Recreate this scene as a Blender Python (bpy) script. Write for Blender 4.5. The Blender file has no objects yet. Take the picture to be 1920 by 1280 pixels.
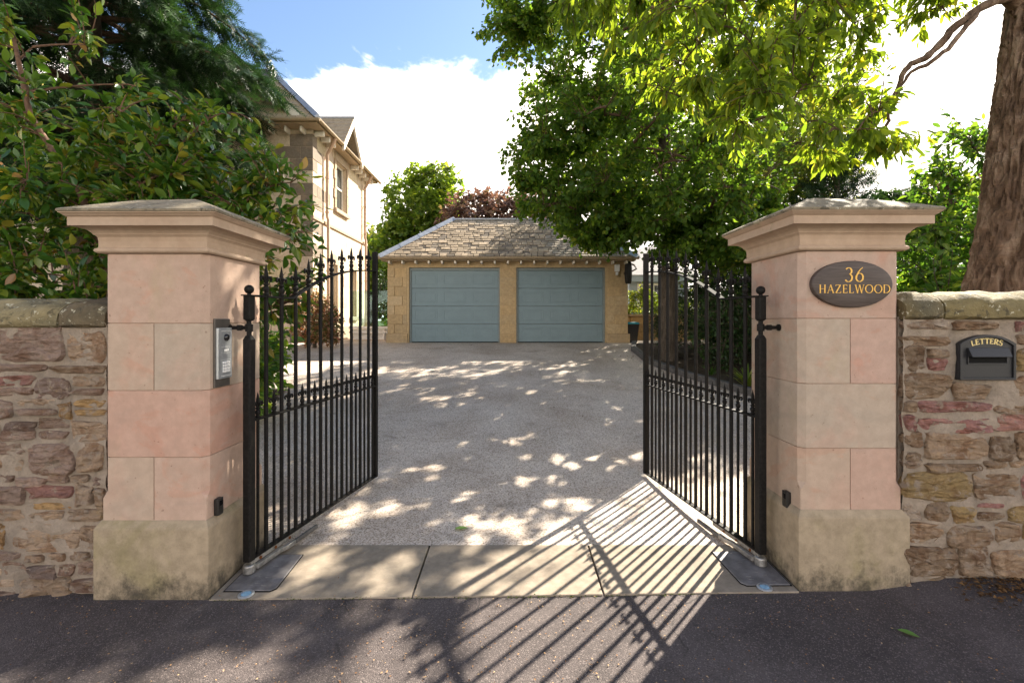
import bpy, bmesh, math, random
import numpy as np
from mathutils import Vector, Matrix, noise as mnoise

scene = bpy.context.scene
col = scene.collection
R = math.radians
rng = np.random.default_rng(7)
random.seed(7)

# ------------------------------------------------------------------ camera
F = 870.0 / 1920.0
cam = bpy.data.cameras.new('camera')
cam.sensor_width = 36.0
cam.lens = 36.0 * F
cam.shift_y = -40.0 / 1920.0
cam.clip_start = 0.05
cam.clip_end = 2000
camo = bpy.data.objects.new('camera', cam)
camo.location = (0, 0, 1.5)
camo.rotation_euler = (R(90), 0, 0)
col.objects.link(camo)
scene.camera = camo

# ------------------------------------------------------------------ world and sun
SUN_AZ, SUN_EL = R(42), R(38.5)
SUN = Vector((math.sin(SUN_AZ) * math.cos(SUN_EL), math.cos(SUN_AZ) * math.cos(SUN_EL), math.sin(SUN_EL)))
scene.view_settings.view_transform = 'Standard'
scene.view_settings.look = 'None'
scene.view_settings.gamma = 1.0
scene.view_settings.exposure = 2.06

class G:
    """small helper round a node tree"""
    def __init__(s, nt):
        s.nt = nt
    def n(s, typ, out=None, props=None, **kw):
        nd = s.nt.nodes.new('ShaderNode' + typ)
        for k, v in (props or {}).items():
            setattr(nd, k, v)
        for k, v in kw.items():
            k = k.replace('_', ' ')
            sk = nd.inputs[int(k[1:])] if (k[0] == 'i' and k[1:].isdigit()) else nd.inputs[k]
            s.put(sk, v)
        return nd.outputs[out] if out is not None else nd
    def put(s, sk, v):
        if isinstance(v, bpy.types.NodeSocket):
            s.nt.links.new(v, sk)
        elif isinstance(v, (tuple, list)):
            if len(v) == 3 and sk.type == 'RGBA':
                v = (*v, 1)
            sk.default_value = v
        else:
            sk.default_value = v
    def m(s, op, a, b=0.0, c=0.0, clamp=False):
        return s.n('Math', 0, {'operation': op, 'use_clamp': clamp}, i0=a, i1=b, i2=c)
    def mix(s, f, a, b, blend='MIX'):
        nd = s.nt.nodes.new('ShaderNodeMix')
        nd.data_type = 'RGBA'; nd.blend_type = blend
        s.put(nd.inputs['Factor'], f); s.put(nd.inputs[6], a); s.put(nd.inputs[7], b)
        return nd.outputs[2]
    def ramp(s, f, stops, interp='LINEAR'):
        nd = s.nt.nodes.new('ShaderNodeValToRGB')
        cr = nd.color_ramp; cr.interpolation = interp
        while len(cr.elements) < len(stops):
            cr.elements.new(0.5)
        for e, (p, c) in zip(cr.elements, stops):
            e.position = p
            e.color = (c, c, c, 1) if isinstance(c, (int, float)) else (*c, 1)
        s.put(nd.inputs[0], f)
        return nd.outputs[0]
    def sm(s, f, a, b):
        nd = s.nt.nodes.new('ShaderNodeMapRange')
        nd.interpolation_type = 'SMOOTHSTEP'
        s.put(nd.inputs[0], f); nd.inputs[1].default_value = a; nd.inputs[2].default_value = b
        return nd.outputs[0]
    def noise(s, vec, scale, detail=4, rough=0.55, dist=0.0):
        return s.n('TexNoise', 0, Vector=vec, Scale=scale, Detail=detail, Roughness=rough, Distortion=dist)
    def vor(s, vec, scale, feature='F1', out=0, rand=1.0):
        return s.n('TexVoronoi', out, {'feature': feature}, Vector=vec, Scale=scale, Randomness=rand)
    def vmul(s, vec, k):
        return s.n('VectorMath', 0, {'operation': 'MULTIPLY'}, i0=vec, i1=k)

world = bpy.data.worlds.new('World')
scene.world = world
world.use_nodes = True
wt = world.node_tree
wt.nodes.clear()
g = G(wt)
sky = g.n('TexSky', props={'sky_type': 'NISHITA', 'sun_disc': False, 'sun_elevation': SUN_EL,
                           'sun_rotation': SUN_AZ, 'air_density': 1.0, 'dust_density': 0.4, 'ozone_density': 1.6})
dirv = g.n('TexCoord', 'Generated')
sep = g.n('SeparateXYZ', Vector=dirv)
# cumulus: flattened towards the horizon, thickest low down and towards the sun
flat = g.m('ADD', g.m('MAXIMUM', sep.outputs[2], 0.0), 0.35)
pv = g.n('CombineXYZ', 0, X=g.m('DIVIDE', sep.outputs[0], flat), Y=g.m('DIVIDE', sep.outputs[1], flat), Z=sep.outputs[2])
n1 = g.m('ADD', g.m('MULTIPLY', g.m('SUBTRACT', g.noise(pv, 2.3, 8, 0.58, 0.3), 0.5), 1.9), 0.5)
side = g.m('ADD', g.m('MULTIPLY', sep.outputs[0], SUN.x), g.m('MULTIPLY', sep.outputs[1], SUN.y))
bias = g.m('ADD', g.m('MULTIPLY', g.m('SUBTRACT', 0.452, g.m('MINIMUM', sep.outputs[2], 0.53)), 3.6), g.m('MULTIPLY', g.m('MAXIMUM', g.m('SUBTRACT', side, 0.37), -0.08), 1.3))
cl = g.sm(g.m('ADD', n1, bias), 0.45, 0.62)
shade = g.noise(pv, 3.0, 5, 0.6)
ccol = g.mix(g.sm(shade, 0.30, 0.7), (0.86, 0.80, 0.74), (1.15, 1.03, 0.91))
skc = g.mix(1.0, sky.outputs[0], (0.062, 0.062, 0.062), 'MULTIPLY')
bg1 = g.n('Background', 0, Color=skc, Strength=1.0)
bg2 = g.n('Background', 0, Color=ccol, Strength=0.85)
mx = g.n('MixShader', 0, i0=cl, i1=bg1, i2=bg2)
g.n('OutputWorld', Surface=mx)

sl = bpy.data.lights.new('sun', 'SUN')
sl.energy = 5.0
sl.angle = R(0.53)
sl.color = (1.0, 0.91, 0.77)
slo = bpy.data.objects.new('sun', sl)
slo.rotation_euler = SUN.to_track_quat('Z', 'Y').to_euler()
slo.location = SUN * 60
col.objects.link(slo)

# ------------------------------------------------------------------ mesh helpers
OFF = {}

def link(o, parent=None):
    col.objects.link(o)
    if parent is not None:
        o.parent = parent
        OFF[o.name] = OFF.get(parent.name, Vector((0, 0, 0)))
    return o

def tag(o, label=None, cat=None, group=None, kind=None):
    if label: o['label'] = label
    if cat: o['category'] = cat
    if group: o['group'] = group
    if kind: o['kind'] = kind
    return o

def thing(name, label, cat, loc=(0, 0, 0), rz=0.0, group=None, local=False):
    o = bpy.data.objects.new(name, None)
    o.empty_display_size = 0.1
    o.location = loc
    o.rotation_euler = (0, 0, rz)
    col.objects.link(o)
    OFF[o.name] = Vector((0, 0, 0)) if local else Vector(loc)
    return tag(o, label, cat, group)

class MB:
    def __init__(s):
        s.v = []; s.f = []
    def add(s, vs, fs, M=None):
        b = len(s.v)
        if M is not None:
            vs = [M @ Vector(v) for v in vs]
        s.v += [tuple(v) for v in vs]
        s.f += [tuple(b + i for i in f) for f in fs]
        return s
    def box(s, x0, x1, y0, y1, z0, z1, M=None):
        vs = [(x0, y0, z0), (x1, y0, z0), (x1, y1, z0), (x0, y1, z0), (x0, y0, z1), (x1, y0, z1), (x1, y1, z1), (x0, y1, z1)]
        fs = [(0, 3, 2, 1), (4, 5, 6, 7), (0, 1, 5, 4), (1, 2, 6, 5), (2, 3, 7, 6), (3, 0, 4, 7)]
        return s.add(vs, fs, M)
    def prism(s, poly, h0, h1, M=None):
        """polygon (counter-clockwise) in local xy, extruded along local z"""
        n = len(poly)
        vs = [(p[0], p[1], h0) for p in poly] + [(p[0], p[1], h1) for p in poly]
        fs = [tuple(reversed(range(n))), tuple(range(n, 2 * n))]
        fs += [(i, (i + 1) % n, n + (i + 1) % n, n + i) for i in range(n)]
        return s.add(vs, fs, M)
    def loft(s, rings, cap=True, close=True, M=None):
        n = len(rings[0]); vs = [p for r in rings for p in r]; fs = []
        for k in range(len(rings) - 1):
            for i in range(n if close else n - 1):
                j = (i + 1) % n
                fs.append((k * n + i, k * n + j, (k + 1) * n + j, (k + 1) * n + i))
        if cap:
            fs.append(tuple(reversed(range(n)))); fs.append(tuple(range((len(rings) - 1) * n, len(rings) * n)))
        return s.add(vs, fs, M)
    def lathe(s, prof, n=12, c=(0, 0, 0), M=None):
        rings = [[(c[0] + r * math.cos(2 * math.pi * i / n), c[1] + r * math.sin(2 * math.pi * i / n), c[2] + z) for i in range(n)] for r, z in prof]
        return s.loft(rings, True, True, M)
    def tube(s, path, rad, n=6, cap=True, M=None):
        path = [Vector(p) for p in path]
        if not isinstance(rad, (list, tuple, np.ndarray)):
            rad = [rad] * len(path)
        t = (path[1] - path[0]).normalized()
        up = Vector((0, 0, 1)) if abs(t.z) < 0.9 else Vector((1, 0, 0))
        a = t.cross(up).normalized()
        rings = []
        for i, p in enumerate(path):
            if i == 0: t = path[1] - path[0]
            elif i == len(path) - 1: t = path[-1] - path[-2]
            else: t = path[i + 1] - path[i - 1]
            t = t.normalized() if t.length > 1e-9 else Vector((0, 0, 1))
            a = (a - t * a.dot(t))
            a = a.normalized() if a.length > 1e-9 else t.orthogonal().normalized()
            b = t.cross(a)
            rings.append([tuple(p + (a * math.cos(2 * math.pi * k / n) + b * math.sin(2 * math.pi * k / n)) * rad[i]) for k in range(n)])
        return s.loft(rings, cap, True, M)
    def mesh(s, name, off=Vector((0, 0, 0)), bevel=0.0, seg=1, smooth=False):
        me = bpy.data.meshes.new(name)
        ox, oy, oz = off
        me.from_pydata([(v[0] - ox, v[1] - oy, v[2] - oz) for v in s.v], [], s.f)
        bm = bmesh.new(); bm.from_mesh(me)
        bmesh.ops.recalc_face_normals(bm, faces=bm.faces)
        if bevel > 0:
            es = [e for e in bm.edges if len(e.link_faces) == 2 and e.calc_face_angle(0) > 0.5]
            bmesh.ops.bevel(bm, geom=es, offset=bevel, segments=seg, affect='EDGES', profile=0.6, clamp_overlap=True)
        if smooth:
            for f in bm.faces: f.smooth = True
        bm.to_mesh(me); bm.free()
        if smooth:
            try: me.set_sharp_from_angle(angle=R(40))
            except Exception: pass
        return me
    def build(s, name, mat, parent=None, bevel=0.0, seg=1, smooth=False, color=None):
        off = OFF.get(parent.name, Vector((0, 0, 0))) if parent is not None else Vector((0, 0, 0))
        me = s.mesh(name, off, bevel, seg, smooth)
        me.materials.append(mat)
        o = bpy.data.objects.new(name, me)
        if color: o.color = (*color, 1)
        return link(o, parent)

def place(name, me, parent, M, color=None):
    """an object of shared mesh data at world matrix M under parent"""
    o = bpy.data.objects.new(name, me)
    if color: o.color = (*color, 1)
    link(o, parent)
    o.matrix_local = Matrix.Translation(-OFF[parent.name]) @ M
    return o

def nz(x, y=0.0, z=0.0):
    return mnoise.noise(Vector((x, y, z)))

def sst(a, b, x):
    t = min(1, max(0, (x - a) / (b - a)))
    return t * t * (3 - 2 * t)

def gz(x, y):
    """height of the ground"""
    if y < 3.1:
        z = -0.02 + 0.02 * min(1, max(0, (y - 2.55) / 0.55))
        if y < 2.9: z += 0.065 * sst(1.95, 2.5, x)
        return z
    t = y - 3.1
    if t < 2.4: return 0.015 * t + 0.0204 * t * t
    if y < 11.5: return 0.1535 + 0.113 * (t - 2.4)
    b = 0.1535 + 0.113 * 6.0
    u = min(1.0, (y - 11.5))
    return b + 0.113 * (u - 0.5 * u * u)

# ------------------------------------------------------------------ materials
def newmat(name, rough=0.8, spec=0.3, metal=0.0):
    m = bpy.data.materials.new(name)
    m.use_nodes = True
    nt = m.node_tree
    nt.nodes.clear()
    g = G(nt)
    b = g.n('BsdfPrincipled', Roughness=rough, Metallic=metal)
    b.inputs['Specular IOR Level'].default_value = spec
    o = g.n('OutputMaterial', Surface=b.outputs[0])
    return m, g, b

def bump(g, b, h, strength=0.5, dist=0.01):
    g.put(b.inputs['Normal'], g.n('Bump', 0, Strength=strength, Distance=dist, Height=h))

def pos(g):
    return g.n('NewGeometry', 'Position')

def stone_mat(name, tint=None, mott=(0.5, 0.27, 0.2), mott_amt=0.4, lich=None, lich_lo=0.6, bstr=0.35, bdist=0.004, rough=0.85, fine=180, dirt=0.0, dirtcol=(0.03, 0.028, 0.022), grain=0.35, med_amt=1.0, pits=0.0, blotch=0.0, spots=None):
    """sandstone: obj.color (or tint) with mottling, grain, lichen and dirt"""
    m, g, b = newmat(name, rough, 0.25)
    p = pos(g)
    info = g.n('ObjectInfo')
    base = info.outputs['Color'] if tint is None else g.mix(0.0, tint, tint)
    rnd = info.outputs['Random']
    pv = g.n('VectorMath', 0, {'operation': 'ADD'}, i0=p, i1=g.n('CombineXYZ', 0, X=g.m('MULTIPLY', rnd, 37.0), Y=g.m('MULTIPLY', rnd, 11.0), Z=g.m('MULTIPLY', rnd, 53.0)))
    big = g.noise(pv, 3.2, 5, 0.6, 0.6)
    c = g.mix(g.m('MULTIPLY', g.sm(big, 0.46, 0.72), mott_amt), base, mott)
    if blotch > 0:
        bl = g.noise(g.vmul(pv, (2.2, 2.2, 3.4)), 1.0, 7, 0.62, 1.1)
        c = g.mix(g.m('MULTIPLY', g.sm(bl, 0.56, 0.62), blotch), c, g.mix(1.0, c, (1.02, 0.84, 0.78), 'MULTIPLY'))
        c = g.mix(g.m('MULTIPLY', g.sm(bl, 0.46, 0.36), blotch), c, g.mix(1.0, c, (0.88, 0.92, 0.94), 'MULTIPLY'))
        ye = g.noise(g.vmul(pv, (3.0, 3.0, 1.1)), 1.0, 6, 0.6, 0.4)
        c = g.mix(g.m('MULTIPLY', g.sm(ye, 0.60, 0.74), blotch * 0.6), c, (0.40, 0.33, 0.20))
    med = g.noise(pv, 17, 6, 0.65)
    c = g.mix(g.sm(med, 0.25, 0.85), g.mix(1.0, c, (1 - 0.22 * med_amt, 1 - 0.23 * med_amt, 1 - 0.26 * med_amt), 'MULTIPLY'), g.mix(1.0, c, (1 + 0.18 * med_amt, 1 + 0.17 * med_amt, 1 + 0.15 * med_amt), 'MULTIPLY'))
    fi = g.noise(p, fine, 3, 0.7)
    c = g.mix(g.m('MULTIPLY', g.sm(fi, 0.5, 0.8), grain), c, g.mix(1.0, c, (0.6, 0.57, 0.52), 'MULTIPLY'))
    if pits > 0:
        pn = g.noise(p, 45, 2, 0.5)
        c = g.mix(g.m('MULTIPLY', g.sm(pn, 0.70, 0.77), pits), c, g.mix(1.0, c, (0.45, 0.36, 0.32), 'MULTIPLY'))
    if spots:
        sn = g.noise(p, 34, 5, 0.62, 0.5)
        c = g.mix(g.sm(sn, 0.60, 0.66), c, spots)
        dn = g.noise(g.n('VectorMath', 0, {'operation': 'ADD'}, i0=p, i1=(7.0, 3.0, 5.0)), 16, 6, 0.66, 0.6)
        c = g.mix(g.m('MULTIPLY', g.sm(dn, 0.54, 0.64), 0.75), c, (0.05, 0.043, 0.03))
    if lich:
        l1 = g.noise(p, 7.5, 6, 0.68, 0.4)
        c = g.mix(g.sm(l1, lich_lo, lich_lo + 0.13), c, lich)
    if dirt > 0:
        d1 = g.noise(g.vmul(p, (11, 11, 9)), 1.0, 9, 0.75)
        z = g.n('SeparateXYZ', 2, Vector=p)
        mk = g.m('MULTIPLY', g.sm(g.m('SUBTRACT', d1, g.m('MULTIPLY', z, 1.25)), 0.30, 0.62), dirt)
        c = g.mix(mk, c, dirtcol)
    g.put(b.inputs['Base Color'], c)
    h = g.m('ADD', g.m('MULTIPLY', med, 0.8), g.m('MULTIPLY', fi, 0.35))
    bump(g, b, h, bstr, bdist)
    return m

def plain(name, c, rough=0.6, spec=0.3, metal=0.0, vary=0.12, scale=25, bstr=0.1):
    m, g, b = newmat(name, rough, spec, metal)
    p = pos(g)
    n = g.noise(p, scale, 5, 0.6)
    lo = tuple(x * (1 - vary) for x in c); hi = tuple(min(1, x * (1 + vary)) for x in c)
    g.put(b.inputs['Base Color'], g.mix(g.sm(n, 0.3, 0.7), lo, hi))
    g.put(b.inputs['Roughness'], g.m('ADD', rough - 0.08, g.m('MULTIPLY', n, 0.16)))
    if bstr: bump(g, b, n, bstr, 0.003)
    return m

def leaf_mat(name, stops, rough=0.42, trans=0.4, spec=0.35, tcol=None):
    m = bpy.data.materials.new(name)
    m.use_nodes = True
    nt = m.node_tree; nt.nodes.clear(); g = G(nt)
    at = g.n('Attribute', 'Fac', {'attribute_name': 'rnd'})
    rd = g.n('ObjectInfo', 'Random')
    f = g.m('FRACT', g.m('ADD', at, rd))
    c = g.ramp(f, stops)
    p = pos(g)
    c = g.mix(g.sm(g.noise(p, 1.3, 3), 0.35, 0.65), g.mix(1.0, c, (0.80, 0.84, 0.8), 'MULTIPLY'), c)
    b = g.n('BsdfPrincipled', Base_Color=c, Roughness=rough)
    b.inputs['Specular IOR Level'].default_value = spec
    tc = g.mix(1.0, c, tcol or (1.9, 1.7, 0.7), 'MULTIPLY')
    t = g.n('BsdfTranslucent', 0, Color=tc)
    mx = g.n('MixShader', 0, i0=trans, i1=b.outputs[0], i2=t)
    g.n('OutputMaterial', Surface=mx)
    return m

M = {}
M['ashlar'] = stone_mat('pink_sandstone', None, (0.50, 0.29, 0.22), 0.34, None, bstr=0.35, bdist=0.002, med_amt=0.5, pits=0.6, fine=260, grain=0.6, blotch=0.55)
M['cornice'] = stone_mat('cornice_sandstone', (0.43, 0.32, 0.235), (0.37, 0.26, 0.185), 0.55, (0.27, 0.225, 0.145), 0.62, bstr=0.3, bdist=0.002, med_amt=0.5, fine=240)
M['captop'] = stone_mat('weathered_cap_stone', (0.24, 0.20, 0.14), (0.13, 0.115, 0.085), 0.8, (0.34, 0.30, 0.20), 0.60, bstr=0.8, bdist=0.008, fine=90, spots=(0.40, 0.38, 0.30))
M['plinth'] = stone_mat('algae_plinth_stone', (0.35, 0.28, 0.195), (0.24, 0.205, 0.105), 0.75, (0.42, 0.33, 0.12), 0.68, bstr=0.4, bdist=0.004, fine=120, dirt=0.85)
def rubble_mat():
    m, g, b = newmat('rubble_stone', 0.88, 0.25)
    p = pos(g); info = g.n('ObjectInfo'); rnd = info.outputs['Random']
    pv = g.n('VectorMath', 0, {'operation': 'ADD'}, i0=p, i1=g.n('CombineXYZ', 0, X=g.m('MULTIPLY', rnd, 37.0), Y=g.m('MULTIPLY', rnd, 11.0), Z=g.m('MULTIPLY', rnd, 53.0)))
    base = info.outputs['Color']
    strata = g.noise(g.vmul(pv, (9, 9, 34)), 1.0, 8, 0.68, 0.9)
    big = g.noise(pv, 8, 6, 0.65, 0.8)
    c = g.mix(g.sm(big, 0.44, 0.66), base, g.mix(1.0, base, (0.66, 0.55, 0.48), 'MULTIPLY'))
    c = g.mix(g.sm(strata, 0.5, 0.7), c, g.mix(1.0, c, (1.35, 1.30, 1.22), 'MULTIPLY'))
    c = g.mix(g.m('MULTIPLY', g.sm(strata, 0.42, 0.30), 0.7), c, g.mix(1.0, c, (0.5, 0.47, 0.45), 'MULTIPLY'))
    oc = g.noise(p, 5.5, 6, 0.7, 0.6)
    c = g.mix(g.m('MULTIPLY', g.sm(oc, 0.60, 0.74), 0.55), c, (0.36, 0.25, 0.10))
    li = g.noise(p, 26, 5, 0.65, 0.5)
    c = g.mix(g.sm(li, 0.67, 0.75), c, (0.52, 0.48, 0.40))
    fi = g.noise(p, 90, 4, 0.7)
    c = g.mix(g.m('MULTIPLY', g.sm(fi, 0.5, 0.8), 0.5), c, g.mix(1.0, c, (0.55, 0.52, 0.48), 'MULTIPLY'))
    # lime smeared over the stone edges
    sm_ = g.noise(p, 13, 6, 0.7, 0.4)
    c = g.mix(g.m('MULTIPLY', g.sm(sm_, 0.525, 0.62), 0.85), c, (0.31, 0.245, 0.185))
    g.put(b.inputs['Base Color'], c)
    cr = g.vor(g.vmul(pv, (1, 1, 1.9)), 21, 'F1', 0)
    h = g.m('ADD', g.m('ADD', strata, g.m('MULTIPLY', big, 0.6)), g.m('ADD', g.m('MULTIPLY', fi, 0.25), g.m('MULTIPLY', cr, 0.7)))
    bump(g, b, h, 1.0, 0.030)
    return m
M['rubble'] = rubble_mat()
M['coping'] = stone_mat('lichen_coping', None, (0.10, 0.09, 0.06), 0.85, (0.38, 0.335, 0.21), 0.60, bstr=1.0, bdist=0.02, fine=60, grain=0.5, spots=(0.44, 0.41, 0.30))
M['mortar'] = stone_mat('lime_mortar', (0.315, 0.258, 0.205), (0.19, 0.158, 0.13), 0.7, None, bstr=1.0, bdist=0.02, fine=90, grain=0.5)
M['joint'] = stone_mat('pillar_joint', (0.38, 0.27, 0.20), (0.34, 0.22, 0.16), 0.3, None)
M['garage_stone'] = stone_mat('honey_sandstone', None, (0.50, 0.33, 0.15), 0.35, None, bstr=0.2, bdist=0.003, fine=120)
M['house_stone'] = stone_mat('house_sandstone', None, (0.40, 0.28, 0.18), 0.45, None, bstr=0.25, bdist=0.004, fine=90)
M['slab'] = stone_mat('threshold_slab_stone', (0.27, 0.225, 0.175), (0.18, 0.155, 0.125), 0.7, (0.35, 0.295, 0.22), 0.62, bstr=0.3, bdist=0.003, fine=200)
M['slate'] = stone_mat('roof_slate', None, (0.20, 0.16, 0.11), 0.5, (0.36, 0.29, 0.06), 0.68, bstr=0.5, bdist=0.006, fine=60)
M['kerb'] = plain('kerb_stone', (0.10, 0.095, 0.09), 0.9, 0.2, 0, 0.3, 30, 0.4)

def black_paint():
    m, g, b = newmat('black_gate_paint', 0.3, 0.13)
    p = pos(g)
    n = g.noise(p, 60, 4, 0.6)
    g.put(b.inputs['Base Color'], g.mix(g.sm(n, 0.35, 0.75), (0.008, 0.0075, 0.007), (0.018, 0.016, 0.014)))
    g.put(b.inputs['Roughness'], g.m('ADD', 0.40, g.m('MULTIPLY', n, 0.25)))
    bump(g, b, n, 0.25, 0.0015)
    return m
M['black'] = black_paint()
M['blackrail'] = plain('weathered_black_paint', (0.014, 0.0135, 0.013), 0.78, 0.06, 0, 0.3, 60, 0.2)
M['blackmatt'] = plain('black_powder_coat', (0.018, 0.018, 0.02), 0.45, 0.4, 0, 0.2, 120, 0.15)
M['blackplastic'] = plain('black_plastic', (0.02, 0.018, 0.016), 0.5, 0.4)
M['galv'] = plain('galvanised_steel', (0.34, 0.33, 0.31), 0.45, 0.5, 0.75, 0.3, 40, 0.2)
M['rust'] = plain('rusty_bolt', (0.16, 0.06, 0.02), 0.85, 0.2, 0, 0.4, 120, 0.4)
M['plate'] = plain('dark_steel_plate', (0.16, 0.15, 0.15), 0.5, 0.4, 0.1, 0.3, 14, 0.15)
M['steel'] = plain('brushed_steel', (0.50, 0.52, 0.53), 0.35, 0.5, 0.65, 0.08, 60, 0.05)
M['bronze_plate'] = plain('dark_back_plate', (0.13, 0.115, 0.10), 0.4, 0.5, 0.5, 0.15)
M['lens'] = plain('camera_lens_glass', (0.006, 0.006, 0.007), 0.08, 0.6)
M['lampglass'] = plain('uplighter_glass', (0.25, 0.42, 0.55), 0.08, 0.6)
M['gold'] = plain('gold_leaf_paint', (0.62, 0.36, 0.07), 0.4, 0.5, 0.3, 0.15, 200, 0.05)
M['cream'] = plain('cream_letter_paint', (0.66, 0.52, 0.22), 0.5, 0.3, 0, 0.1, 200, 0.0)
M['white'] = plain('cream_white_paint', (0.72, 0.66, 0.56), 0.5, 0.35, 0, 0.06)
M['whitep'] = plain('white_plastic', (0.78, 0.77, 0.74), 0.4, 0.4, 0, 0.04)
M['pipe'] = plain('brown_pipe_paint', (0.42, 0.28, 0.19), 0.45, 0.4, 0, 0.1)
M['gutter'] = plain('stone_coloured_gutter', (0.36, 0.27, 0.17), 0.5, 0.35, 0, 0.12)
M['lead'] = plain('lead_flashing', (0.38, 0.40, 0.43), 0.42, 0.5, 0.3, 0.15, 12, 0.1)
M['roofdark'] = plain('dark_slate_roof', (0.09, 0.085, 0.08), 0.8, 0.3, 0, 0.3, 6, 0.3)
M['roofpale'] = plain('pale_tile_roof', (0.52, 0.48, 0.45), 0.8, 0.3, 0, 0.1, 6, 0.2)
M['bluegrey'] = plain('blue_grey_paint', (0.30, 0.36, 0.44), 0.6, 0.3, 0, 0.08)
M['door'] = plain('sage_blue_garage_door', (0.185, 0.255, 0.28), 0.48, 0.35, 0, 0.05, 6, 0.03)
M['doorframe'] = plain('garage_door_frame', (0.20, 0.235, 0.235), 0.5, 0.35)
M['dark'] = plain('dark_interior', (0.01, 0.01, 0.01), 0.9, 0.1)
M['teal'] = plain('teal_plastic', (0.02, 0.20, 0.24), 0.45, 0.4)
M['soil'] = plain('garden_soil', (0.055, 0.042, 0.028), 0.95, 0.1, 0, 0.5, 18, 0.9)
M['ground'] = plain('rough_grass_ground', (0.06, 0.075, 0.03), 0.95, 0.1, 0, 0.4, 4, 0.5)

def glass_mat(name, tint, rough=0.03, alpha=0.75):
    m, g, b = newmat(name, rough, 0.6)
    g.put(b.inputs['Base Color'], tint)
    b.inputs['Alpha'].default_value = alpha
    return m
M['winglass'] = glass_mat('window_glass', (0.05, 0.055, 0.05), 0.04, 1.0)
def clear_glass():
    m = bpy.data.materials.new('balustrade_glass'); m.use_nodes = True
    nt = m.node_tree; nt.nodes.clear(); g = G(nt)
    gl = g.n('BsdfGlossy', 0, Color=(0.8, 0.9, 0.88), Roughness=0.02)
    tr = g.n('BsdfTransparent', 0, Color=(0.72, 0.86, 0.82))
    fr = g.n('Fresnel', 0, IOR=1.5)
    g.n('OutputMaterial', Surface=g.n('MixShader', 0, i0=fr, i1=tr, i2=gl))
    return m
M['glass'] = clear_glass()

def asphalt():
    m, g, b = newmat('footway_tarmac', 0.85, 0.3)
    p = pos(g)
    big = g.noise(p, 1.6, 5, 0.6, 0.4)
    c = g.mix(g.sm(big, 0.3, 0.7), (0.056, 0.045, 0.042), (0.098, 0.080, 0.075))
    v = g.vor(p, 210)
    sp = g.n('TexVoronoi', 'Color', Vector=p, Scale=210.0)
    sv = g.n('SeparateXYZ', 0, Vector=sp)
    c = g.mix(g.m('MULTIPLY', g.sm(sv, 0.80, 0.95), 0.55), c, (0.22, 0.18, 0.165))
    c = g.mix(g.m('MULTIPLY', g.sm(sv, 0.25, 0.0), 0.5), c, (0.018, 0.017, 0.018))
    st = g.noise(p, 5.5, 7, 0.7, 0.8)
    c = g.mix(g.m('MULTIPLY', g.sm(st, 0.55, 0.70), 0.55), c, g.mix(1.0, c, (0.55, 0.52, 0.52), 'MULTIPLY'))
    ck = g.vor(g.vmul(g.n('VectorMath', 0, {'operation': 'ADD'}, i0=p, i1=g.vmul(g.n('TexNoise', 1, Vector=p, Scale=4.0, Detail=4.0), (0.25, 0.25, 0.0))), (1, 1, 0.01)), 0.9, 'DISTANCE_TO_EDGE', 0)
    c = g.mix(g.m('MULTIPLY', g.sm(ck, 0.0045, 0.0), g.m('MULTIPLY', g.sm(g.noise(p, 1.4, 3), 0.48, 0.60), 0.7)), c, (0.012, 0.011, 0.011))
    gr = g.noise(g.vmul(p, (2.2, 7, 1)), 1.0, 6, 0.7)
    c = g.mix(g.m('MULTIPLY', g.sm(gr, 0.60, 0.78), 0.5), c, (0.16, 0.135, 0.12))
    g.put(b.inputs['Base Color'], c)
    bump(g, b, g.m('ADD', g.m('MULTIPLY', v, -1.0), g.m('MULTIPLY', g.noise(p, 40, 3), 0.5)), 0.7, 0.004)
    return m
M['asphalt'] = asphalt()

def resin():
    m, g, b = newmat('resin_bound_gravel', 0.7, 0.3)
    p = pos(g)
    sp = g.n('TexVoronoi', 'Color', Vector=p, Scale=130.0)
    s0 = g.n('SeparateXYZ', 0, Vector=sp)
    c = g.ramp(s0, [(0.0, (0.20, 0.152, 0.112)), (0.25, (0.46, 0.38, 0.305)), (0.55, (0.60, 0.51, 0.425)), (0.85, (0.71, 0.62, 0.53)), (1.0, (0.77, 0.69, 0.60))])
    big = g.noise(p, 0.9, 6, 0.65, 0.5)
    c = g.mix(g.sm(big, 0.35, 0.7), c, g.mix(1.0, c, (0.74, 0.70, 0.66), 'MULTIPLY'))
    st = g.noise(g.vmul(p, (1.0, 1.6, 1)), 2.6, 7, 0.72, 0.8)
    c = g.mix(g.m('MULTIPLY', g.sm(st, 0.54, 0.72), 0.55), c, (0.15, 0.11, 0.075))
    dk = g.noise(g.vmul(p, (3.0, 0.7, 1)), 1.0, 6, 0.6, 0.3)
    c = g.mix(g.m('MULTIPLY', g.sm(dk, 0.52, 0.70), 0.22), c, g.mix(1.0, c, (0.60, 0.56, 0.52), 'MULTIPLY'))
    g.put(b.inputs['Base Color'], c)
    v = g.vor(p, 130)
    bump(g, b, g.m('MULTIPLY', v, -1.0), 0.6, 0.004)
    return m
M['resin'] = resin()

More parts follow.
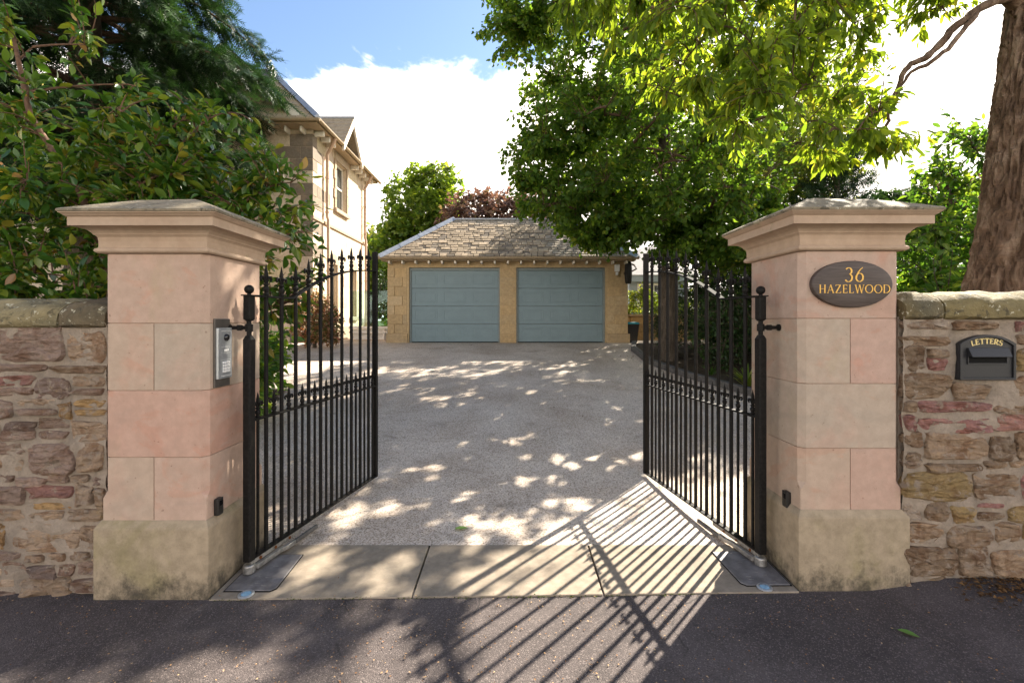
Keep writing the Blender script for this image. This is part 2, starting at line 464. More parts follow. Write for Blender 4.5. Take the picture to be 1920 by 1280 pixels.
def bark(name, c1, c2, c3, sc=1.0, bs=0.9):
    m, g, b = newmat(name, 0.9, 0.2)
    p = pos(g)
    n1 = g.noise(g.vmul(p, (9 * sc, 9 * sc, 3.0 * sc)), 1.0, 7, 0.68, 0.8)
    n2 = g.noise(g.vmul(p, (6 * sc, 6 * sc, 55 * sc)), 1.0, 4, 0.6)
    c = g.ramp(n1, [(0.28, c1), (0.5, c2), (0.72, c3)])
    c = g.mix(g.m('MULTIPLY', g.sm(n2, 0.55, 0.7), 0.45), c, g.mix(1.0, c, (1.6, 1.5, 1.4), 'MULTIPLY'))
    g.put(b.inputs['Base Color'], c)
    bump(g, b, g.m('ADD', n1, g.m('MULTIPLY', n2, 0.35)), bs, 0.05 / sc)
    return m
M['cherrybark'] = bark('cherry_bark', (0.035, 0.021, 0.013), (0.15, 0.095, 0.062), (0.34, 0.25, 0.18))
M['bark'] = bark('grey_brown_bark', (0.03, 0.024, 0.018), (0.075, 0.06, 0.045), (0.13, 0.105, 0.08), 1.5)
M['twig'] = plain('twig_bark', (0.10, 0.062, 0.04), 0.8, 0.2, 0, 0.3, 30, 0.3)
M['redtwig'] = plain('shrub_twig_bark', (0.15, 0.085, 0.055), 0.75, 0.25, 0, 0.3, 30, 0.3)

M['lf_shrub'] = leaf_mat('photinia_leaf', [(0.0, (0.036, 0.095, 0.016)), (0.4, (0.065, 0.15, 0.02)), (0.72, (0.12, 0.20, 0.025)), (0.88, (0.21, 0.26, 0.03)), (0.97, (0.30, 0.26, 0.04)), (1.0, (0.32, 0.15, 0.06))], 0.3, 0.36, 0.5)
M['lf_cherry'] = leaf_mat('cherry_leaf', [(0.0, (0.075, 0.13, 0.018)), (0.5, (0.13, 0.20, 0.024)), (0.9, (0.18, 0.245, 0.03)), (1.0, (0.27, 0.26, 0.04))], 0.45, 0.62, 0.35, (2.5, 2.2, 0.9))
M['lf_linden'] = leaf_mat('linden_leaf', [(0.0, (0.045, 0.10, 0.016)), (0.5, (0.080, 0.155, 0.022)), (0.9, (0.125, 0.205, 0.03)), (1.0, (0.22, 0.25, 0.04))], 0.45, 0.56, 0.35, (2.4, 2.1, 0.9))
M['lf_laurel'] = leaf_mat('laurel_leaf', [(0.0, (0.022, 0.070, 0.014)), (0.6, (0.045, 0.12, 0.02)), (1.0, (0.10, 0.18, 0.03))], 0.28, 0.35, 0.5)
M['lf_bright'] = leaf_mat('bright_garden_leaf', [(0.0, (0.09, 0.16, 0.02)), (0.6, (0.16, 0.23, 0.03)), (1.0, (0.30, 0.30, 0.08))], 0.5, 0.45)
M['lf_dark'] = leaf_mat('dark_evergreen_leaf', [(0.0, (0.016, 0.04, 0.012)), (0.7, (0.03, 0.068, 0.016)), (1.0, (0.06, 0.11, 0.025))], 0.4, 0.25)
M['lf_copper'] = leaf_mat('copper_beech_leaf', [(0.0, (0.10, 0.062, 0.055)), (0.6, (0.18, 0.105, 0.085)), (0.9, (0.25, 0.155, 0.11)), (1.0, (0.20, 0.18, 0.07))], 0.45, 0.3, 0.35, (1.4, 1.1, 0.9))
M['lf_red'] = leaf_mat('red_tipped_leaf', [(0.0, (0.09, 0.13, 0.03)), (0.45, (0.22, 0.16, 0.06)), (0.8, (0.38, 0.19, 0.11)), (1.0, (0.50, 0.28, 0.19))], 0.45, 0.35, 0.35, (1.6, 1.1, 0.8))
M['lf_field'] = leaf_mat('far_tree_leaf', [(0.0, (0.075, 0.135, 0.02)), (0.6, (0.13, 0.205, 0.03)), (1.0, (0.22, 0.27, 0.04))], 0.5, 0.5, 0.3, (2.2, 2.0, 0.8))
M['lf_sunlaurel'] = leaf_mat('sun_painted_laurel_leaf', [(0.0, (0.04, 0.11, 0.018)), (0.5, (0.09, 0.19, 0.03)), (1.0, (0.20, 0.28, 0.045))], 0.35, 0.5, 0.4)  # brighter laurel copy; the backlit look is put into its colour
M['needle'] = leaf_mat('cedar_needle', [(0.0, (0.014, 0.034, 0.014)), (0.6, (0.026, 0.058, 0.022)), (1.0, (0.05, 0.092, 0.03))], 0.5, 0.2, 0.3, (1.4, 1.6, 0.8))
M['scale'] = leaf_mat('dry_bud_scale', [(0.0, (0.20, 0.09, 0.04)), (0.5, (0.36, 0.20, 0.10)), (1.0, (0.55, 0.38, 0.22))], 0.8, 0.15, 0.2, (1, 1, 1))
M['litter'] = leaf_mat('brown_leaf_litter', [(0.0, (0.06, 0.03, 0.012)), (0.6, (0.13, 0.065, 0.025)), (1.0, (0.22, 0.12, 0.05))], 0.9, 0.1, 0.2, (1, 1, 1))
M['freshleaf'] = leaf_mat('fallen_green_leaf', [(0.0, (0.13, 0.25, 0.05)), (1.0, (0.17, 0.30, 0.06))], 0.5, 0.2)
M['moss'] = leaf_mat('moss', [(0.0, (0.03, 0.05, 0.008)), (1.0, (0.08, 0.10, 0.015))], 0.95, 0.1, 0.1)

# ------------------------------------------------------------------ ground sheets
def sheet(name, xs, ys, zf, mat, kind='structure', parent=None, label=None):
    mb = MB()
    vs = [(x, y, zf(x, y)) for y in ys for x in xs]
    n = len(xs)
    fs = [(j * n + i, j * n + i + 1, (j + 1) * n + i + 1, (j + 1) * n + i) for j in range(len(ys) - 1) for i in range(n - 1)]
    mb.add(vs, fs)
    o = mb.build(name, mat, parent, smooth=True)
    if kind: o['kind'] = kind
    return o

LS = np.linspace
def far_z(x, y):
    return gz(x, min(max(y, -3), 12.5)) - 0.06
sheet('ground', [-400, -120, -40, -20, -12, -8, -4, 0, 4, 8, 12, 20, 40, 120, 400],
      [-300, -60, -10, 0, 2.2, 2.6, 3.1, 3.6, 4.2, 4.8, 5.5, 7, 8.5, 10, 11.5, 11.8, 12.1, 12.5, 20, 60, 200, 700], far_z, M['ground'])
sheet('pavement', LS(-9, 9, 91), list(LS(-4, 1.6, 12)) + list(LS(1.7, 2.62, 12)),
      lambda x, y: gz(x, y) + 0.004 * nz(x * 1.3, y * 1.3, 3) , M['asphalt'])
KE = [(4.1, 3.1), (4.05, 5.4), (3.72, 7.1), (3.15, 8.3), (2.82, 9.5), (2.88, 11.0), (3.12, 11.85)]   # edge of the right-hand bed
def kx(y):
    for (xa, ya), (xb, yb) in zip(KE, KE[1:]):
        if ya <= y <= yb: return xa + (xb - xa) * (y - ya) / (yb - ya)
    return KE[0][0] if y < KE[0][1] else 9.0
sheet('driveway', list(LS(-11, 4.4, 78)), list(LS(3.09, 5.5, 25)) + list(LS(5.7, 14.5, 45)) + [18.5], lambda x, y: gz(x, y) + 0.002, M['resin'])
def bedz(x, y):
    return gz(x, y) + 0.05 + 0.05 * nz(x * 1.7, y * 1.7) + 0.12 * sst(0.2, 2.5, x - kx(y))
mb = MB(); ys = LS(3.15, 11.8, 50); nx = 16
for y in ys:
    for i in range(nx):
        x = kx(y) + 0.06 + (14 - kx(y)) * (i / (nx - 1)) ** 2
        mb.v.append((x, y, bedz(x, y)))
mb.f = [(j * nx + i, j * nx + i + 1, (j + 1) * nx + i + 1, (j + 1) * nx + i) for j in range(len(ys) - 1) for i in range(nx - 1)]
o = mb.build('planting_bed', M['soil'], smooth=True); o['kind'] = 'structure'
sheet('garden_border', LS(-14, -3.55, 12), LS(3.0, 7.4, 12), lambda x, y: gz(x, y) + 0.05 + 0.04 * nz(x * 2, y * 2, 5), M['soil'])

# kerb of the right-hand bed
kb = thing('bed_kerb', 'dark stone kerb edging the planting bed beside the driveway', 'kerb', (KE[4][0], KE[4][1], gz(*KE[4])))
for (xa, ya), (xb, yb) in zip(KE, KE[1:]):
    a, b_ = Vector((xa, ya, 0)), Vector((xb, yb, 0)); L = (b_ - a).length; n = max(1, round(L / 0.62)); d = (b_ - a) / n
    for i in range(n):
        p, q = a + d * i + d * 0.012, a + d * (i + 1) - d * 0.012
        s = Vector((d.y, -d.x, 0)).normalized() * 0.06
        zp, zq = gz(p.x, p.y), gz(q.x, q.y)
        m = MB(); vs = []
        for z in (-0.08, 0.11):
            for (pt, zz) in ((p - s, zp), (p + s, zp), (q + s, zq), (q - s, zq)):
                vs.append((pt.x, pt.y, zz + z))
        m.add(vs, [(0, 1, 2, 3), (4, 7, 6, 5), (0, 4, 5, 1), (1, 5, 6, 2), (2, 6, 7, 3), (3, 7, 4, 0)])
        m.build('kerb_stone', M['kerb'], kb, bevel=0.012, seg=2)

# ------------------------------------------------------------------ threshold slabs, plates, uplighters
th = bpy.data.objects.new('threshold', None); col.objects.link(th); OFF['threshold'] = Vector((0, 0, 0)); th['kind'] = 'structure'
def slabz(y): return -0.012 + 0.018 * (y - 2.53) / 0.57
def slab(xa, xb, fa, fb):
    """fa, fb: front edge y at xa and xb"""
    m = MB(); vs = []
    for dz in (-0.10, 0.0):
        for (x, y) in ((xa, fa), (xb, fb), (xb, 3.092), (xa, 3.092)):
            vs.append((x, y, slabz(y) + dz))
    m.add(vs, [(0, 3, 2, 1), (4, 5, 6, 7), (0, 1, 5, 4), (1, 2, 6, 5), (2, 3, 7, 6), (3, 0, 4, 7)])
    return m.build('slab', M['slab'], th, bevel=0.006, seg=2)
def fy(x): return 2.515 + 0.022 * (x + 1.65)
for xa, xb in ((-1.645, -0.553), (-0.543, 0.502), (0.512, 1.602)):
    slab(xa, xb, fy(xa), fy(xb))

def cover(name, pts, label):
    m = MB()
    m.prism([(p[0], p[1]) for p in pts], 0.0, 0.006)
    m.v = [(x, y, slabz(y) + 0.0015 + z) for x, y, z in m.v]
    rim = MB(); cx = sum(p[0] for p in pts) / len(pts); cy = sum(p[1] for p in pts) / len(pts)
    big = [(cx + (p[0] - cx) * 1.045, cy + (p[1] - cy) * 1.045) for p in pts]
    rim.prism(big, 0.0, 0.0015); rim.v = [(x, y, slabz(y) + 0.001 + z) for x, y, z in rim.v]
    t = thing(name, label, 'cover plate', (cx, cy, slabz(cy)), group='gate motor covers')
    m.build('plate', M['plate'], t, bevel=0.002)
    rim.build('shadow_gap', M['dark'], t)
    sc = MB()
    for k in range(7):
        x = cx + random.uniform(-0.07, 0.07); y = cy + random.uniform(-0.13, 0.13)
        sc.box(x, x + 0.03, y, y + 0.003, slabz(y) + 0.0072, slabz(y) + 0.0082)
    sc.build('scratched_marks', M['galv'], t)
cover('motor_cover_plate', [(-1.60, 2.585), (-1.35, 2.585), (-1.325, 2.61), (-1.335, 2.955), (-1.60, 2.955)], 'dark steel motor cover plate under the gate by the intercom pillar')
cover('motor_cover_plate', [(1.31, 2.66), (1.335, 2.635), (1.585, 2.64), (1.585, 3.0), (1.29, 2.99)], 'dark steel motor cover plate under the gate by the signed pillar')
def uplighter(x, y, label):
    z = slabz(y)
    t = thing('ground_light', label, 'ground light', (x, y, z), group='recessed ground lights')
    MB().lathe([(0.041, 0.001), (0.041, 0.006), (0.036, 0.009), (0.026, 0.007), (0.026, 0.001)], 28, (x, y, z)).build('bezel', M['steel'], t, smooth=True)
    MB().lathe([(0.0255, 0.001), (0.0255, 0.0075), (0.012, 0.0095), (0.001, 0.0098)], 24, (x, y, z)).build('lens', M['lampglass'], t, smooth=True)
uplighter(-1.464, 2.555, 'round steel ground light beside the intercom pillar')
uplighter(1.425, 2.618, 'round steel ground light beside the signed pillar')

# ------------------------------------------------------------------ gate pillars
def octa(cx, cy, h, c):
    return [(cx - h + c, cy - h), (cx + h - c, cy - h), (cx + h, cy - h + c), (cx + h, cy + h - c), (cx + h - c, cy + h), (cx - h + c, cy + h), (cx - h, cy + h - c), (cx - h, cy - h + c)]
def clip_poly(poly, x0, x1):
    def half(ps, keep, cut):
        out = []
        for i, p in enumerate(ps):
            q = ps[(i + 1) % len(ps)]
            if keep(p): out.append(p)
            if keep(p) != keep(q):
                t = (cut - p[0]) / (q[0] - p[0]); out.append((cut, p[1] + t * (q[1] - p[1])))
        return out
    if x0 is not None: poly = half(poly, lambda p: p[0] >= x0, x0)
    if x1 is not None: poly = half(poly, lambda p: p[0] <= x1, x1)
    return poly
def pillar(cx, fy0, dz, label, colors):
    hs = 0.285; cy = fy0 + hs; J = 0.0018
    t = thing('gate_pillar', label, 'gate pillar', (cx, cy, -0.03), group='gate pillars')
    # plinth: square with a weathered chamfer
    hp = 0.313
    zt = 0.372 + dz
    rings = []
    for h, z in ((hp, -0.12), (hp, 0.02), (hp, 0.2), (hp, zt - 0.012), (hp - 0.004, zt), (hs + 0.002, zt + 0.03), (hs - 0.02, zt + 0.031)):
        r = []
        for (sx, sy) in ((-1, -1), (0, -1), (1, -1), (1, 0), (1, 1), (0, 1), (-1, 1), (-1, 0)):
            r.append((cx + sx * h, cy + sy * h, z))
        rings.append(r)
    MB().loft(rings).build('plinth', M['plinth'], t, bevel=0.006, seg=2)
    z0 = zt + 0.012
    zs = [0.383 + dz, 0.747 + dz, 1.113 + dz, 1.482 + dz, 1.866 + dz]
    core = MB(); core.prism(octa(cx, cy, hs - 0.006, 0.032), zs[0], zs[4] - 0.002)
    core.build('mortar_core', M['joint'], t)
    for k in range(4):
        za, zb = zs[k] + (J if k else 0.012), zs[k + 1] - J
        cuts = [(None, cx - 0.003 - J), (cx - 0.003 + J, None)] if k in (0, 2) else [(None, None)]
        for j, (xa, xb) in enumerate(cuts):
            m = MB()
            if k == 0:      # chamfer stops: square below, chamfered above
                lo, hi = clip_poly(octa(cx, cy, hs, 0.004), xa, xb), clip_poly(octa(cx, cy, hs, 0.032), xa, xb)
                zm = za + 0.125
                m.loft([[(p[0], p[1], z) for p in po] for po, z in ((lo, za), (lo, zm), (hi, zm + 0.035), (hi, zb))])
            else:
                m.prism(clip_poly(octa(cx, cy, hs, 0.032), xa, xb), za, zb)
            m.build('ashlar_block', M['ashlar'], t, bevel=0.0025, seg=2, color=colors[k][j])
    # moulded cornice
    prof = [(hs - 0.03, 1.866), (0.300, 1.866), (0.309, 1.872), (0.312, 1.880), (0.309, 1.889), (0.300, 1.894), (0.297, 1.897), (0.297, 1.93), (0.300, 1.952), (0.308, 1.962), (0.312, 1.963),
            (0.316, 1.972), (0.328, 1.985), (0.345, 1.994), (0.360, 1.999), (0.385, 2.000), (0.385, 2.044), (0.388, 2.047), (0.394, 2.050), (0.402, 2.058), (0.411, 2.064), (0.411, 2.068)]
    m = MB()
    m.loft([[(cx - h, cy - h, z + dz), (cx + h, cy - h, z + dz), (cx + h, cy + h, z + dz), (cx - h, cy + h, z + dz)] for h, z in prof])
    m.build('cornice', M['cornice'], t)
    prof = [(0.408, 2.0685), (0.416, 2.0695), (0.417, 2.080), (0.412, 2.085), (0.30, 2.136), (0.18, 2.185), (0.08, 2.216), (0.03, 2.224)]
    rings = []
    for h, z in prof:
        r = []
        for k in range(24):
            s = k // 6; u = -1 + 2 * (k % 6) / 6
            x, y = [(u, -1), (1, u), (-u, 1), (-1, -u)][s]
            w = 0.004 * nz(cx + x * h * 8, y * h * 8, z * 9) if h < 0.4 else 0
            r.append((cx + x * h, cy + y * h, z + dz + w))
        rings.append(r)
    MB().loft(rings).build('cap_stone', M['captop'], t, smooth=False)
    return t
BE, PK, LP, GR = (0.445, 0.335, 0.255), (0.46, 0.315, 0.245), (0.455, 0.325, 0.252), (0.42, 0.335, 0.262)
pillar(-1.965, 2.55, 0.0, 'pale pink sandstone gate pillar with the steel intercom on it', [[BE, LP], [(0.465, 0.305, 0.235)], [BE, GR], [LP]])
pillar(1.921, 2.63, 0.027, 'pale pink sandstone gate pillar carrying the oval name sign', [[BE, PK], [GR], [GR, (0.455, 0.315, 0.252)], [(0.44, 0.325, 0.26)]])

# ------------------------------------------------------------------ rubble boundary walls
def rubble_wall(x0, x1, yf, ztop, label, copx, palette, copal, seed, hole=None):
    rnd = random.Random(seed)
    t = thing('boundary_wall', label, 'wall', ((x0 + x1) / 2, yf + 0.2, -0.05), group='rubble boundary walls')
    m = MB()                                     # mortar bed with a wavering face
    xs = list(LS(x0, x1, 120)); zs = list(LS(-0.12, ztop + 0.02, 80)); n = len(xs)
    vs = [(x, yf - 0.004 + 0.016 * nz(x * 7, z * 7, seed) + 0.008 * nz(x * 19, z * 19, seed), z) for z in zs for x in xs]
    fs = [(j * n + i, j * n + i + 1, (j + 1) * n + i + 1, (j + 1) * n + i) for j in range(len(zs) - 1) for i in range(n - 1)]
    m.add(vs, fs); m.box(x0, x1, yf + 0.03, yf + 0.40, -0.12, ztop + 0.02)
    m.build('mortar_core', M['mortar'], t, smooth=True)
    cells = []
    z = -0.06
    while z < ztop - 0.03:
        h = rnd.choice([0.06, 0.085, 0.11, 0.13, 0.155, 0.18])
        if z + h > ztop - 0.05: h = ztop - z
        x = x0 - rnd.uniform(0, 0.1)
        while x < x1:
            w = rnd.uniform(0.10, 0.36) * (0.8 + h * 2.2)
            if x + w > x1 - 0.06: w = x1 - x
            xa, xb = max(x, x0), min(x + w, x1)
            if xb - xa > 0.03:
                u = rnd.random()
                if h > 0.12 and u < 0.30:
                    k = rnd.uniform(0.35, 0.65)
                    cells += [(xa, xb, z, z + h * k), (xa, xb, z + h * k, z + h)]
                elif h > 0.10 and u < 0.45 and xb - xa > 0.2:
                    k = xa + (xb - xa) * rnd.uniform(0.3, 0.7); kz = z + h * rnd.uniform(0.4, 0.6)
                    cells += [(xa, k, z, z + h), (k, xb, z, kz), (k, xb, kz, z + h)]
                else:
                    cells.append((xa, xb, z, z + h))
            x += w
        z += h
    for (xa, xb, za, zb) in cells:
        if hole and xb > hole[0] and xa < hole[1] and zb > hole[2] and za < hole[3]:
            # trim beside the letter box
            if xa < hole[0] - 0.05: xb = hole[0]
            elif xb > hole[1] + 0.05: xa = hole[1]
            elif za < hole[2] - 0.04: zb = hole[2]
            elif zb > hole[3] + 0.03: za = hole[3]
            else: continue
        gp = rnd.uniform(0.004, 0.011)
        cxx, czz = (xa + xb) / 2, (za + zb) / 2 + 0.012 * math.sin(cells.index((xa, xb, za, zb)) * 2.1 if (xa, xb, za, zb) in cells else 0)
        a, b_ = (xb - xa) / 2 - gp, (zb - za) / 2 - gp
        if a < 0.012 or b_ < 0.012: continue
        N = 26; pw = rnd.uniform(0.22, 0.62); ph = rnd.uniform(0, 9); pr = rnd.uniform(0.006, 0.030); sk = rnd.uniform(-0.18, 0.18); tp_ = rnd.uniform(-0.22, 0.22); tilt = rnd.uniform(-0.12, 0.12); tz = rnd.uniform(-0.25, 0.25)
        rings = []
        for rr, dep in ((1.0, -0.03), (1.0, 0.2), (0.965, 0.62), (0.88, 0.9), (0.70, 1.0), (0.48, 1.02), (0.22, 1.03)):
            r = []
            for i in range(N):
                th_ = 2 * math.pi * i / N
                c_, s_ = math.cos(th_), math.sin(th_)
                px = a * math.copysign(abs(c_) ** pw, c_); pz = b_ * math.copysign(abs(s_) ** pw, s_)
                k = 1 + 0.24 * nz(ph + c_ * 1.2, s_ * 1.2, seed) + 0.12 * nz(ph + c_ * 3.6, s_ * 3.6, 3)
                px += sk * pz; pz *= 1 + tp_ * px / a
                px *= min(1.10, k) * rr; pz *= min(1.10, k) * rr
                dd = dep * pr + (tilt * px + tz * pz) * 0.5 * (dep > 0.5) + (0.020 * nz((cxx + px) * 11 + ph, (czz + pz) * 22, 1) + 0.013 * nz((cxx + px) * 26, (czz + pz) * 44, 1) + 0.006 * nz((cxx + px) * 60, (czz + pz) * 80, 1)) * (dep > 0.5)
                r.append((cxx + px, yf - dd, czz + pz))
            rings.append(r)
        rings[0] = [(p[0], yf + 0.03, p[2]) for p in rings[0]]
        c = rnd.choices(palette[0], palette[1])[0]; v = rnd.uniform(0.8, 1.15)
        MB().loft(rings).build('stone', M['rubble'], t, smooth=False, color=(c[0] * v * 0.95, c[1] * v * 0.87, c[2] * v * 0.81))
    # half-round coping
    for k, (xa, xb) in enumerate(zip(copx, copx[1:])):
        xs = list(LS(xa + 0.006, xb - 0.006, max(6, int((xb - xa) / 0.03))))
        rings = []
        for i, x in enumerate(xs):
            e = min(i, len(xs) - 1 - i); sh = 0.012 if e == 0 else (0.004 if e == 1 else 0)
            sec = [(-0.215, 0.0), (-0.232, 0.012), (-0.236, 0.045)]
            for j in range(1, 12):
                aa = math.pi * (1 - j / 12)
                sec.append((0.238 * math.cos(aa), 0.045 + 0.122 * math.sin(aa) ** 0.8))
            sec += [(0.236, 0.045), (0.232, 0.012), (0.215, 0.0)]
            r = []
            for (y, z) in sec:
                q = 0.016 * nz(x * 7 + k * 7, y * 9, z * 9) + 0.010 * nz(x * 24, y * 28, z * 28 + k)
                kf = 1 - sh / 0.2
                r.append((x, yf + 0.20 + y * kf * (1 + q * 3), ztop + 0.004 + max(0, z * kf + q * (z > 0.005))))
            rings.append(r)
        o = MB().loft(rings).build('coping_stone', M['coping'], t, smooth=True, color=copal[k % len(copal)])
    return t
palL = ([(0.35, 0.275, 0.20), (0.28, 0.215, 0.175), (0.31, 0.24, 0.20), (0.40, 0.33, 0.255), (0.37, 0.26, 0.13), (0.25, 0.14, 0.12), (0.21, 0.165, 0.145)], [5, 4, 4, 4, 0.8, 1.0, 1.2])
palR = ([(0.30, 0.23, 0.16), (0.34, 0.26, 0.18), (0.26, 0.20, 0.14), (0.38, 0.33, 0.27), (0.34, 0.26, 0.13), (0.34, 0.19, 0.175), (0.33, 0.19, 0.16)], [5, 4, 3, 2.2, 1.0, 1.3, 0.8])
rubble_wall(-4.6, -2.252, 2.585, 1.455, 'rubble stone wall with mossy rounded coping beside the intercom pillar', [-4.6, -3.95, -3.25, -2.515, -2.252], palL, [(0.24, 0.195, 0.105), (0.26, 0.21, 0.115), (0.26, 0.215, 0.12), (0.13, 0.10, 0.06)], 11)
LBX0, LBX1, LBZ0, LBZ1 = 2.505, 2.818, 1.165, 1.418
rubble_wall(2.208, 4.7, 2.625, 1.50, 'rubble stone wall with mossy rounded coping beside the signed pillar', [2.208, 2.43, 3.35, 4.1, 4.7], palR, [(0.15, 0.118, 0.06), (0.20, 0.16, 0.075), (0.22, 0.175, 0.09), (0.20, 0.16, 0.08)], 23, (LBX0 - 0.015, LBX1 + 0.015, LBZ0 - 0.015, LBZ1 + 0.02))

# ------------------------------------------------------------------ lettering
def arc(cx, cy, rx, ry, a0, a1, n=14):
    return [(cx + rx * math.cos(R(a0 + (a1 - a0) * i / n)), cy + ry * math.sin(R(a0 + (a1 - a0) * i / n))) for i in range(n + 1)]
def strip(pts, wf):
    q = []
    for i, p in enumerate(pts):
        a = pts[max(0, i - 1)]; b = pts[min(len(pts) - 1, i + 1)]
        tx, ty = b[0] - a[0], b[1] - a[1]; l = math.hypot(tx, ty) or 1
        w = wf(i / (len(pts) - 1), (tx / l, ty / l)) / 2
        q.append(((p[0] - ty / l * w, p[1] + tx / l * w), (p[0] + ty / l * w, p[1] - tx / l * w)))
    return [[q[i][0], q[i][1], q[i + 1][1], q[i + 1][0]] for i in range(len(q) - 1)]
def glyph(ch, tk, tn):
    """quads in cap-height units; tk thick stroke, tn thin stroke"""
    Q = []
    def st(a, b, w): Q.extend(strip([a, b], lambda t, d: w))
    def sf(x, y, w=0.22): Q.append([(x - w / 2, y - tn * .4), (x + w / 2, y - tn * .4), (x + w / 2, y + tn * .4), (x - w / 2, y + tn * .4)])
    def stress(t, d): return tn + (tk - tn) * abs(d[1]) ** 1.5
    if ch == 'H':
        st((.12, 0), (.12, 1), tk); st((.66, 0), (.66, 1), tk); st((.12, .52), (.66, .52), tn)
        for x in (.12, .66):
            for y in (0.02, .98): sf(x, y, .2)
        return Q, .80
    if ch == 'A':
        st((.08, 0), (.40, 1), tn); st((.40, 1), (.74, 0), tk); st((.2, .34), (.62, .34), tn); sf(.08, .02, .2); sf(.74, .02, .22); return Q, .82
    if ch == 'Z':
        st((.06, .97), (.64, .97), tn); st((.62, .97), (.08, .03), tk); st((.06, .03), (.66, .03), tn); st((.08, .97), (.07, .82), tn); st((.65, .03), (.67, .19), tn); return Q, .74
    if ch == 'E':
        st((.12, 0), (.12, 1), tk); st((.04, .97), (.52, .97), tn); st((.12, .52), (.44, .52), tn); st((.04, .03), (.55, .03), tn); st((.51, .98), (.52, .84), tn); st((.54, .02), (.57, .18), tn); st((.44, .44), (.44, .60), tn); return Q, .64
    if ch == 'L':
        st((.12, 0), (.12, 1), tk); sf(.12, .98, .2); st((.04, .03), (.54, .03), tn); st((.53, .02), (.56, .19), tn); return Q, .60
    if ch == 'T':
        st((.35, 0), (.35, 1), tk); sf(.35, .02, .24); st((.03, .97), (.67, .97), tn); st((.04, .98), (.02, .80), tn); st((.66, .98), (.68, .80), tn); return Q, .72
    if ch == 'W':
        st((.05, 1), (.30, 0), tk); st((.30, 0), (.52, 1), tn); st((.52, 1), (.77, 0), tk); st((.77, 0), (1.0, 1), tn); sf(.05, .98, .2); sf(.52, .98, .18); sf(1.0, .98, .18); return Q, 1.06
    if ch == 'O':
        Q.extend(strip(arc(.46, .5, .41, .49, 0, 360, 28), stress)); return Q, .94
    if ch == 'D':
        st((.12, 0), (.12, 1), tk); Q.extend(strip([(.04, .97), (.32, .97)] + arc(.32, .5, .44, .47, 85, -85, 20) + [(.32, .03), (.04, .03)], stress)); return Q, .82
    if ch == 'R':
        st((.12, 0), (.12, 1), tk); sf(.12, .02, .22); Q.extend(strip([(.04, .97), (.30, .97)] + arc(.30, .735, .25, .235, 85, -85, 14) + [(.30, .5), (.12, .5)], stress)); st((.30, .5), (.62, .02), tk); sf(.64, .02, .14); return Q, .72
    if ch == 'S':
        Q.extend(strip(arc(.29, .74, .22, .24, 35, 250, 14) + arc(.29, .255, .24, .245, 70, -150, 16), lambda t, d: tn + (tk - tn) * max(0, 1 - abs(t - .5) * 2.6))); st((.49, .98), (.50, .80), tn); st((.04, .02), (.03, .20), tn); return Q, .60
    if ch == '3':
        Q.extend(strip(arc(.30, .77, .22, .23, 150, -70, 16), stress)); Q.extend(strip(arc(.28, .28, .27, .28, 80, -150, 18), stress)); return Q, .66
    if ch == '6':
        Q.extend(strip(arc(.36, .31, .26, .30, 0, 360, 24), stress)); Q.extend(strip([(.60, 1.02), (.42, .88), (.26, .68), (.14, .46), (.105, .30)], lambda t, d: tn + (tk - tn) * t)); return Q, .70
    return Q, .4
def lettering(text, cap, cx, cz, y, width, mat, parent, tk, tn, arcr=None, space=0.12):
    gl = [glyph(c, tk, tn) for c in text]
    tot = sum(a for _, a in gl) + space * (len(gl) - 1)
    sx = width / tot
    m = MB(); x = -width / 2; k = 0
    for q, adv in gl:
        w = adv * sx; xc = x + w / 2
        for quad in q:
            k += 1; pts = []
            for (u, v) in quad:
                lx, lz = u * sx - w / 2, v * cap - cap / 2
                if arcr:
                    a = xc / arcr
                    px = (arcr + lz) * math.sin(a) + lx * math.cos(a); pz = (arcr + lz) * math.cos(a) - lx * math.sin(a) - arcr
                else: px, pz = xc + lx, lz
                pts.append((cx + px, cz + pz))
            e = 0.00006 * (k % 23)
            m.add([(p[0], y - 0.0012 - e, p[1]) for p in pts] + [(p[0], y + 0.0005, p[1]) for p in pts],
                  [(0, 1, 2, 3), (7, 6, 5, 4), (0, 4, 5, 1), (1, 5, 6, 2), (2, 6, 7, 3), (3, 7, 4, 0)])
        x += w + space * sx
    return m.build('lettering', mat, parent)

# oval name sign
def wood():
    m, g, b = newmat('dark_stained_wood', 0.5, 0.35)
    p = pos(g)
    n = g.noise(g.vmul(p, (5, 5, 70)), 1.0, 6, 0.65, 0.7)
    g.put(b.inputs['Base Color'], g.ramp(n, [(0.3, (0.035, 0.024, 0.020)), (0.6, (0.075, 0.055, 0.046)), (0.8, (0.11, 0.085, 0.07))]))
    bump(g, b, n, 0.25, 0.002)
    return m
M['wood'] = wood()
SX, SZ, SY = 1.912, 1.702, 2.63
t = thing('house_sign', 'dark oval wooden sign with gold lettering on the gate pillar', 'sign', (SX, SY - 0.012, SZ - 0.13))
m = MB(); rings = []
for k, d in ((1.0, 0.0), (1.0, 0.020), (0.985, 0.0245), (0.96, 0.026), (0.5, 0.026), (0.02, 0.026)):
    rings.append([(SX + 0.228 * k * math.cos(2 * math.pi * i / 72), SY - 0.001 - d, SZ + 0.131 * k * math.sin(2 * math.pi * i / 72)) for i in range(72)])
m.loft(rings).build('board', M['wood'], t, smooth=True)
lettering('36', 0.078, SX + 0.008, SZ + 0.052, SY - 0.0272, 0.108, M['gold'], t, 0.13, 0.045, space=0.10)
lettering('HAZELWOOD', 0.047, SX + 0.010, SZ - 0.027, SY - 0.0272, 0.398, M['gold'], t, 0.13, 0.05, space=0.12)

